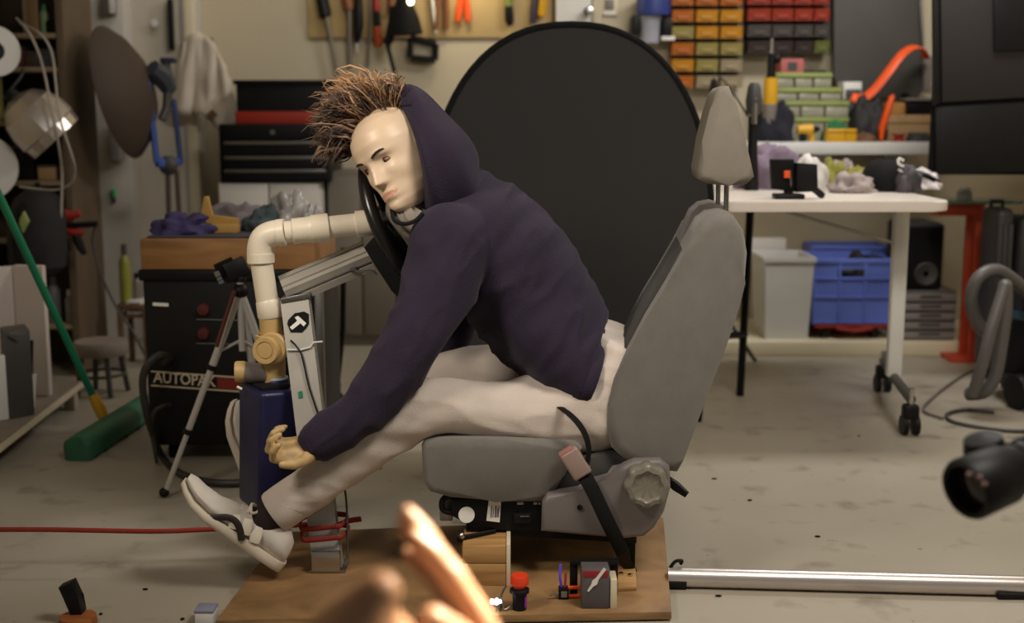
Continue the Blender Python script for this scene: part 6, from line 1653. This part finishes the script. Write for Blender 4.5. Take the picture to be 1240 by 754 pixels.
# rolls and lids at the very edge
rl = thing('tape_roll', 'large white tape roll with a dark core at the top left corner', 'roll', at(-8, 95, 4.5))
MB().lathe([(.034, -.02), (.088, -.02), (.09, -.016), (.09, .016), (.088, .02), (.034, .02), (.034, -.02)], at(-8, 62, 4.5), (.72, -1, 0), 30).build('tape', M_WHITEP, rl)
MB().lathe([(0, -.018), (.036, -.018), (.036, .018), (0, .018)], at(-8, 62, 4.5), (.72, -1, 0), 24).build('core', M_BLACK, rl)
MB().cyl(at(-8, 62, 4.5), at(-8, 60, 4.75), .012, n=8).build('peg', M_STEEL, rl)
lj = thing('green_jar', 'pale olive jar cut by the left frame edge', 'jar', U(2, 'c', .02))
MB().lathe([(0, 0), (.05, 0), (.055, .02), (.055, .2), (.04, .23), (0, .23)], U(0, 'c', .06), n=20).build('jar_body', mat('olive_jar', (158, 154, 96), .4, var=.1), lj)
MB().lathe([(0, .23), (.044, .23), (.044, .26), (0, .26)], U(0, 'c', .06), n=20).build('jar_lid', M_DGREY, lj)
dl_ = thing('white_disc', 'round white plastic lid hanging at the left edge under the olive jar', 'lid', at(-14, 242, 4.5))
MB().lathe([(0, -.006), (.105, -.006), (.118, .0), (.118, .006), (.1, .004), (0, .004)], at(-20, 203, 4.5), (.35, -1, .1), 36).build('lid_disc', M_WHITEP, dl_)
MB().cyl(at(-20, 203, 4.5), at(-20, 200, 4.75), .012, n=8).build('peg', M_STEEL, dl_)
# backpack, red clamp tool
bp_ = at(45, 325, 4.5)
bpk = thing('backpack', 'black backpack with a lime patch hanging on the brown shelf unit', 'backpack', bp_)
MB().loft([ring_at(at(px, py, 4.52), (0, 0, 1), 0.001 + d, w, (1, 0, 0), 22) for px, py, w, d in ((47, 332, .06, .06), (46, 322, .10, .09), (45, 290, .105, .10), (45, 260, .10, .09), (45, 240, .08, .07), (46, 230, .045, .05))]).build('bag_body', mat('black_cordura', (28, 26, 28), .8, var=.2, bump=.2), bpk)
MB().prism([at(22, 268, 4.41), at(28, 256, 4.41), at(34, 268, 4.41), at(27, 282, 4.41)], (0, .02, 0), .002).build('lime_patch', mat('lime_patch', (150, 164, 96), .6), bpk)
MB().tube(smoothpath([at(30, 246, 4.43), at(22, 265, 4.41), at(20, 300, 4.42), at(28, 322, 4.44)], 5), .012, n=8, flat=.4).build('shoulder_strap', M_MATTE, bpk)
MB().tube(smoothpath([at(40, 233, 4.52), at(45, 222, 4.6), at(50, 233, 4.52)], 4), .007, n=6).build('grab_loop', M_MATTE, bpk)
rcp = thing('bar_clamp', 'red and black trigger clamp lying across the brown shelf unit', 'clamp', at(88, 300, 4.6))
C5 = lambda px, py: at(px, py, 4.6)
MB().tube([C5(68, 274), C5(118, 271)], .011, n=8).build('bar', M_BLACK, rcp)
MB().tube([C5(54, 250), C5(66, 257), C5(84, 262), C5(97, 258)], [.016, .022, .022, .012], n=10).build('red_grip', M_RED, rcp)
MB().tube([C5(80, 279), C5(92, 282), C5(101, 281)], [.012, .018, .01], n=10).build('red_jaw', M_RED, rcp)
MB().tube([C5(74, 252), C5(76, 290), C5(82, 305)], .016, n=8).build('jaw_arm', M_BLACK, rcp)
MB().tube([C5(92, 284), C5(98, 300), C5(103, 308)], [.018, .016, .01], n=8).build('trigger', M_BLACK, rcp)
MB().tube(smoothpath([C5(118, 271), C5(112, 292), C5(122, 330), C5(140, 370), C5(160, 400), C5(176, 430)], 5), .005, n=6).build('hanging_cable', M_DGREY, rcp)

# ---- brown reflector dish on a blue yoke and stand
YR = 4.9
dc = at(144, 112, YR)
u_ = (at(127, 31, YR) - at(169, 192, YR)); R1 = u_.length / 2; u_ = u_.normalized()
ang_v = Vector((.977, -.02, .0)); nrm = (ang_v - u_ * ang_v.dot(u_)).normalized()
v_ = u_.cross(nrm)
# wide axis foreshortened: the dish is turned so that we look at its dark back
rf = thing('reflector_dish', 'dark brown reflector dish with blue yoke on a light stand before the white door', 'reflector', (at(209, 300, YR).x, YR + .1, 0))
def dish(r, z): return [dc + (u_ * math.cos(2 * PI * k / 40) + v_ * math.sin(2 * PI * k / 40)) * r * R1 + nrm * z for k in range(40)]
MB().loft([dish(1, 0), dish(.985, .010), dish(.8, .06), dish(.5, .105), dish(.2, .125), dish(.02, .128), dish(.02, .12), dish(.5, .095), dish(.8, .052), dish(.97, .0)], closed=True).build('dish', mat('dish_brown', (62, 48, 38), .7, var=.08, scale=4), rf)
def bar(nm, pts, r, m, flat=None, par=None):
    return MB().tube([at(px, py, YR + d) for px, py, d in pts], r, n=8, flat=flat).build(nm, m, par or rf)
M_YK = mat('yoke_blue', (52, 78, 150), .45, var=.06)
bar('yoke_arm', [(179, 100, .0), (190, 196, .02)], .021, M_YK, .6)
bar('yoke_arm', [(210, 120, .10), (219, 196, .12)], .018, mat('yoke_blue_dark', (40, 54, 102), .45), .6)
bar('yoke_base', [(190, 196, .02), (205, 200, .07), (219, 194, .12)], .02, M_YK, .6)
MB().ell(at(204, 200, YR + .07), (.04, .03, .04), 12, 8).build('tilt_knob', M_DGREY, rf)
bar('lamp_head', [(184, 82, .02), (196, 92, .06), (206, 110, .1)], [.035, .045, .03], mat('head_slate', (58, 62, 72), .5))
bar('head_cable', [(200, 70, .08), (204, 95, .08), (202, 130, .08), (196, 145, .06)], .018, M_DGREY)
MB().box(at(204, 73, YR + .08), (.06, .04, .022), bev=.005).build('head_clip', mat('clip_navy', (44, 52, 74), .5), rf)
for px in (203, 214):
    p = at(px, 206, YR + .07)
    MB().cyl(p, (p.x + (px - 208) * .0022, p.y, .02), .0105, n=8).build('stand_pole', mat('pole_brown', (70, 54, 46), .5), rf)
pp_ = at(208, 210, YR + .07)
for q in (.4, 2.5, 4.6):
    MB().tube([Vector((pp_.x, pp_.y, .32)), Vector((pp_.x + .07 * math.cos(q), pp_.y + .07 * math.sin(q), .008))], .009, n=6).build('leg', M_DGREY, rf)

# ---- towel hung in the corner
tw = thing('white_towel', 'off-white cloth with small brown patch hanging by the door', 'towel', at(250, 165, 5.5))
M_TOW = mat('towel_cloth', (206, 194, 178), .95, var=.05, bump=.2, bscale=200)
top_l = [(222, 52), (228, 42), (240, 38), (252, 44), (262, 56), (270, 74), (277, 92)]
bot_l = [(206, 137), (218, 139), (232, 140), (246, 140), (258, 150), (274, 166), (291, 142)]
rows_ = []
for i in range(13):
    t = i / 12; row = []
    for j in range(49):
        s_ = j / 48 * 6; a_ = int(min(5, math.floor(s_))); f_ = s_ - a_
        tx = top_l[a_][0] * (1 - f_) + top_l[a_ + 1][0] * f_; ty = top_l[a_][1] * (1 - f_) + top_l[a_ + 1][1] * f_
        bx_ = bot_l[a_][0] * (1 - f_) + bot_l[a_ + 1][0] * f_; by_ = bot_l[a_][1] * (1 - f_) + bot_l[a_ + 1][1] * f_
        d = .016 * math.sin(s_ * 3.1 + t * 1.6 + noise.noise(Vector((s_, t * 2, 5))) * 2) * (.35 + .65 * t) + .012 * noise.noise(Vector((s_ * 1.5, t * 3, 2)))
        row.append(at(tx * (1 - t) + bx_ * t, ty * (1 - t) + by_ * t, 5.5 + d))
    rows_.append(row)
q = MB(); V = [[q.bm.verts.new(p) for p in r] for r in rows_]
for i in range(12):
    for j in range(48): q.bm.faces.new((V[i][j], V[i][j + 1], V[i + 1][j + 1], V[i + 1][j]))
off = worldloc(tw); m_ = q.mesh('towel_cloth', off)
def md(o):
    s_ = o.modifiers.new('s', 'SOLIDIFY'); s_.thickness = .008
m2_ = evalmesh(m_, md); m2_.materials.clear(); m2_.materials.append(M_TOW); m2_.polygons.foreach_set('use_smooth', [True] * len(m2_.polygons))
o = bpy.data.objects.new('cloth', m2_); COL.objects.link(o); o.parent = tw
MB().prism([at(250, 138, 5.44), at(257, 132, 5.44), at(263, 139, 5.44), at(256, 146, 5.44)], (0, .012, 0), .001).build('brown_patch', mat('patch_brown', (96, 70, 44), .7), tw)
p = at(240, 44, 5.5); MB().cyl(p, (p.x, BW, p.z), .008, n=8).build('hook', M_STEEL, tw)
# wall corner boards beside the door
a, b = at(234, 200, 5.66), at(246, 200, 5.66)
struct(MB().bb((a.x, 5.59, 0), (b.x, BW, 2.2), .004).build('trim_4', M_TRIM))

# ---- small things on the white pilaster and below
gt = thing('green_indicator', 'small green hanging tool on the white pilaster', 'tool', at(138, 246, 5.48))
MB().bb(at(135, 239, 5.47), at(141, 228, 5.51), .004).build('green_grip', mat('bright_green', (44, 170, 92), .5), gt)
MB().bb(at(136, 246, 5.47), at(141, 239, 5.51), .003).build('dark_tip', M_BLACK, gt)
wb = thing('wall_box', 'small grey box fixed to the white pilaster at the top', 'box', at(131, 18, 5.0))
MB().bb(at(123, 18, 5.44), at(141, -10, 5.505), .004).build('box_case', mat('box_grey', (98, 92, 88), .5), wb)
MB().bb(at(132, 16, 5.435), at(139, -4, 5.445), .002).build('box_window', M_WHITEP, wb)
ph_ = thing('paper_holder', 'grey rack fixed to the white pilaster behind the brown dish', 'rack', at(140, 195, 5.0))
MB().bb(at(133, 195, 5.43), at(150, 150, 5.505), .004).build('rack_body', mat('rack_grey', (140, 132, 128), .5), ph_)
MB().bb(at(134, 196, 5.40), at(149, 191, 5.45), .003).build('rack_lip', M_GREYP, ph_)
# floor-level clutter between pilaster and cart
sb = thing('side_table', 'low brown side table between white pilaster and charger cart', 'table', fl(176, 470))
ztb = at(165, 366, 4.95).z
yb0 = 4.88; x0, x1 = at(140, 370, yb0).x, at(178, 370, yb0).x
MB().bb((x0, yb0, ztb - .02), (x1, yb0 + .16, ztb), .003).build('table_top', M_DWOOD, sb)
for x in (x0 + .012, x1 - .012):
    for y in (yb0 + .012, yb0 + .145): MB().bb((x - .01, y - .01, 0), (x + .01, y + .01, ztb - .02), .002).build('leg', M_DWOOD, sb)
MB().bb((x0, yb0 + .01, .2), (x1, yb0 + .15, .215), .002).build('lower_shelf', M_DWOOD, sb)
bottle(151, 'a', 72, 7, mat('lime_bottle', (140, 138, 56), .35, var=.3), M_DGREY, 'tall yellow-green bottle with dark cap left of the charger cart', base=Vector((at(151, 360, 4.92).x, 4.94, ztb)), capw=.42)
bottle(163, 'a', 36, 5, mat('clear_bottle', (120, 112, 104), .3), M_BLACK, 'small clear bottle beside the yellow-green bottle', base=Vector((at(163, 360, 4.92).x, 4.96, ztb)), capw=.6)
t = thing('white_carton', 'small white open carton under the brown side table top', 'carton', (at(170, 390, 4.9).x, 4.95, .215))
MB().bb((at(154, 390, 4.9).x, 4.9, .2155), (at(173, 390, 4.9).x, 5.0, .27), .003).build('carton_body', M_WHITEP, t)
MB().bb((at(157, 390, 4.9).x, 4.897, .225), (at(170, 390, 4.9).x, 4.9, .26)).build('carton_opening', M_DWOOD, t)
# ================================================================ foreground
# ---- camera lens at the right edge
Yl = 1.55
cl = thing('cinema_camera', 'out-of-focus black camera lens poking in from the right edge', 'camera', (at(1300, 600, Yl).x, Yl, 0))
la = (at(1182, 592, Yl) - at(1236, 574, Yl + .12)); 
c0 = at(1180, 586, Yl); ax_ = Vector((-.88, -.42, -.20)).normalized()
kk = Yl / F
MB().lathe([(0, -.16), (30 * kk, -.16), (32 * kk, -.07), (35 * kk, -.045), (39 * kk, -.04), (40 * kk, .02), (37 * kk, .026), (31 * kk, .024), (30 * kk, .0), (0, -.004)], c0 + Vector((.006, 0, 0)), ax_, 32).build('lens_barrel', M_BLACK, cl)
MB().lathe([(0, .0), (28 * kk, .004), (0, .008)], c0 + Vector((.006, 0, 0)) + ax_ * .004, ax_, 28).build('front_glass', mat('lens_glass', (30, 22, 26), .08, var=.1), cl)
for i in range(3):
    MB().lathe([(33 * kk, 0), (34.5 * kk, .003), (33 * kk, .007)], c0 + Vector((.006, 0, 0)) - ax_ * (.07 + .022 * i), ax_, 28).build('focus_ring', M_MATTE, cl)
MB().lathe([(0, 0), (26 * kk, 0), (27 * kk, .02), (24 * kk, .036), (0, .04)], at(1196, 560, Yl + .05), Vector((-.3, -.1, 1)), 24).build('matte_knob', M_BLACK, cl)
for px, py in ((1174, 574), (1186, 578), (1192, 586)):
    MB().box(at(px, py, Yl - .055), (.007, .004, .005), bev=.001).build('lens_mark', mat('pinkish_mark', (150, 110, 110), .4), cl)
bc_ = c0 - ax_ * .22
MB().box(bc_ + Vector((.02, .01, .0)), (.14, .13, .11), Matrix.Rotation(math.radians(43), 3, 'Z'), .012).build('camera_body', M_BLACK, cl)
bp2 = bc_ + Vector((.06, .03, -.05))
MB().cyl((bp2.x, bp2.y, .0), bp2, .018, n=12).build('monopod', M_METALB, cl)
MB().lathe([(0, 0), (.09, 0), (.085, .014), (.02, .02), (0, .02)], (bp2.x, bp2.y, 0), n=20).build('monopod_base', M_METALB, cl)
# ---- hand reaching in at the bottom
M_HAND = mat('hand_skin', (158, 116, 84), .42, var=.08, scale=12)
hb_ = MB()
Yh = .95
wrist = at(618, 842, Yh + .02)
tip = at(510, 630, Yh + .04)
d = tip - wrist
hand(hb_, wrist, d, Vector((-.80, -.42, -.35)), Vector((-.35, -1, .1)), 0.98, (8, 4, 5, 8), 18, rad=.0108, thumb_dir=at(448, 700, Yh - .08) - at(540, 780, Yh - .03), spread=.1, thumb_r=.0155)
arm = [wrist + Vector((0, 0, .01)), at(622, 880, Yh + .0), at(650, 980, Yh - .06), at(700, 1120, Yh - .14)]
limb(hb_, arm, [.026, .029, .036, .044], 18)
limb(hb_, [at(462, 716, Yh - .08), at(430, 752, Yh - .08), at(466, 812, Yh - .05), at(540, 850, Yh)], [.016, .032, .04, .03], 16)
hnd = fused(hb_, 'hand', M_HAND, None, voxel=.0028, smooth=4, origin=at(604, 830, Yh))
tag(hnd, 'blurred bare hand reaching up from the bottom edge, fingers extended and brightly lit', 'hand')
# nails
# ---- small clip on a wooden disc, bottom left
q = fl(95, 757)
wd = thing('phone_clip', 'small black clip standing on a wooden disc at the bottom left', 'clip', q)
MB().lathe([(0, 0), (.036, 0), (.037, .006), (.035, .02), (0, .022)], q, n=24).build('wooden_disc', wood_mat('disc_wood', (120, 66, 28), (160, 96, 44)), wd)
Yk = q.y
MB().prism([at(70, 712, Yk), at(86, 705, Yk), at(94, 722, Yk), at(93, 725, Yk), at(99, 742, Yk), at(97, 748, Yk), at(86, 748, Yk)], (0, .03, 0), .003).build('clip_body', M_BLACK, wd)
MB().cyl(q + Vector((0, .01, .02)), at(92, 744, Yk + .01), .007, n=10).build('clip_stem', M_STEEL, wd)
# ---- small pale box
qa_, qb_ = fl(236, 757), fl(261, 757)
pb_ = thing('small_box', 'small white open-top box with grey lid on the floor by the board corner', 'box', (qa_ + qb_) / 2)
zb1 = at(250, 742, qa_.y).z
MB().bb((qa_.x, qa_.y, 0.0), (qb_.x - .004, qa_.y + .04, zb1), .002).build('box_body', M_WHITEP, pb_)
MB().bb((qa_.x - .001, qa_.y - .001, zb1), (qb_.x - .003, qa_.y + .041, zb1 + .005), .001).build('box_lid', mat('box_lid_grey', (128, 128, 150), .5), pb_)
# debris
r3 = random.Random(9)
for i, (px, py) in enumerate(((176, 714), (221, 750), (122, 744), (865, 580), (908, 606), (1040, 528), (990, 650), (870, 722))):
    p = fl(px, py)
    o = MB().ell(p + Vector((0, 0, .002)), (r3.uniform(.004, .009), r3.uniform(.003, .006), .002), 8, 5).build('floor_crumb', M_MATTE)
    tag(o, 'tiny dark crumb of dirt on the concrete ' + ('nearest the red strap, left', 'beside the small white box', 'near the black clip on its wooden disc', 'right of the seat recliner lever', 'between seat lever and camera lens', 'just in front of the front table castor', 'between silver pole and camera lens', 'just in front of the silver pole')[i], 'crumb', 'crumbs of dirt on the floor')
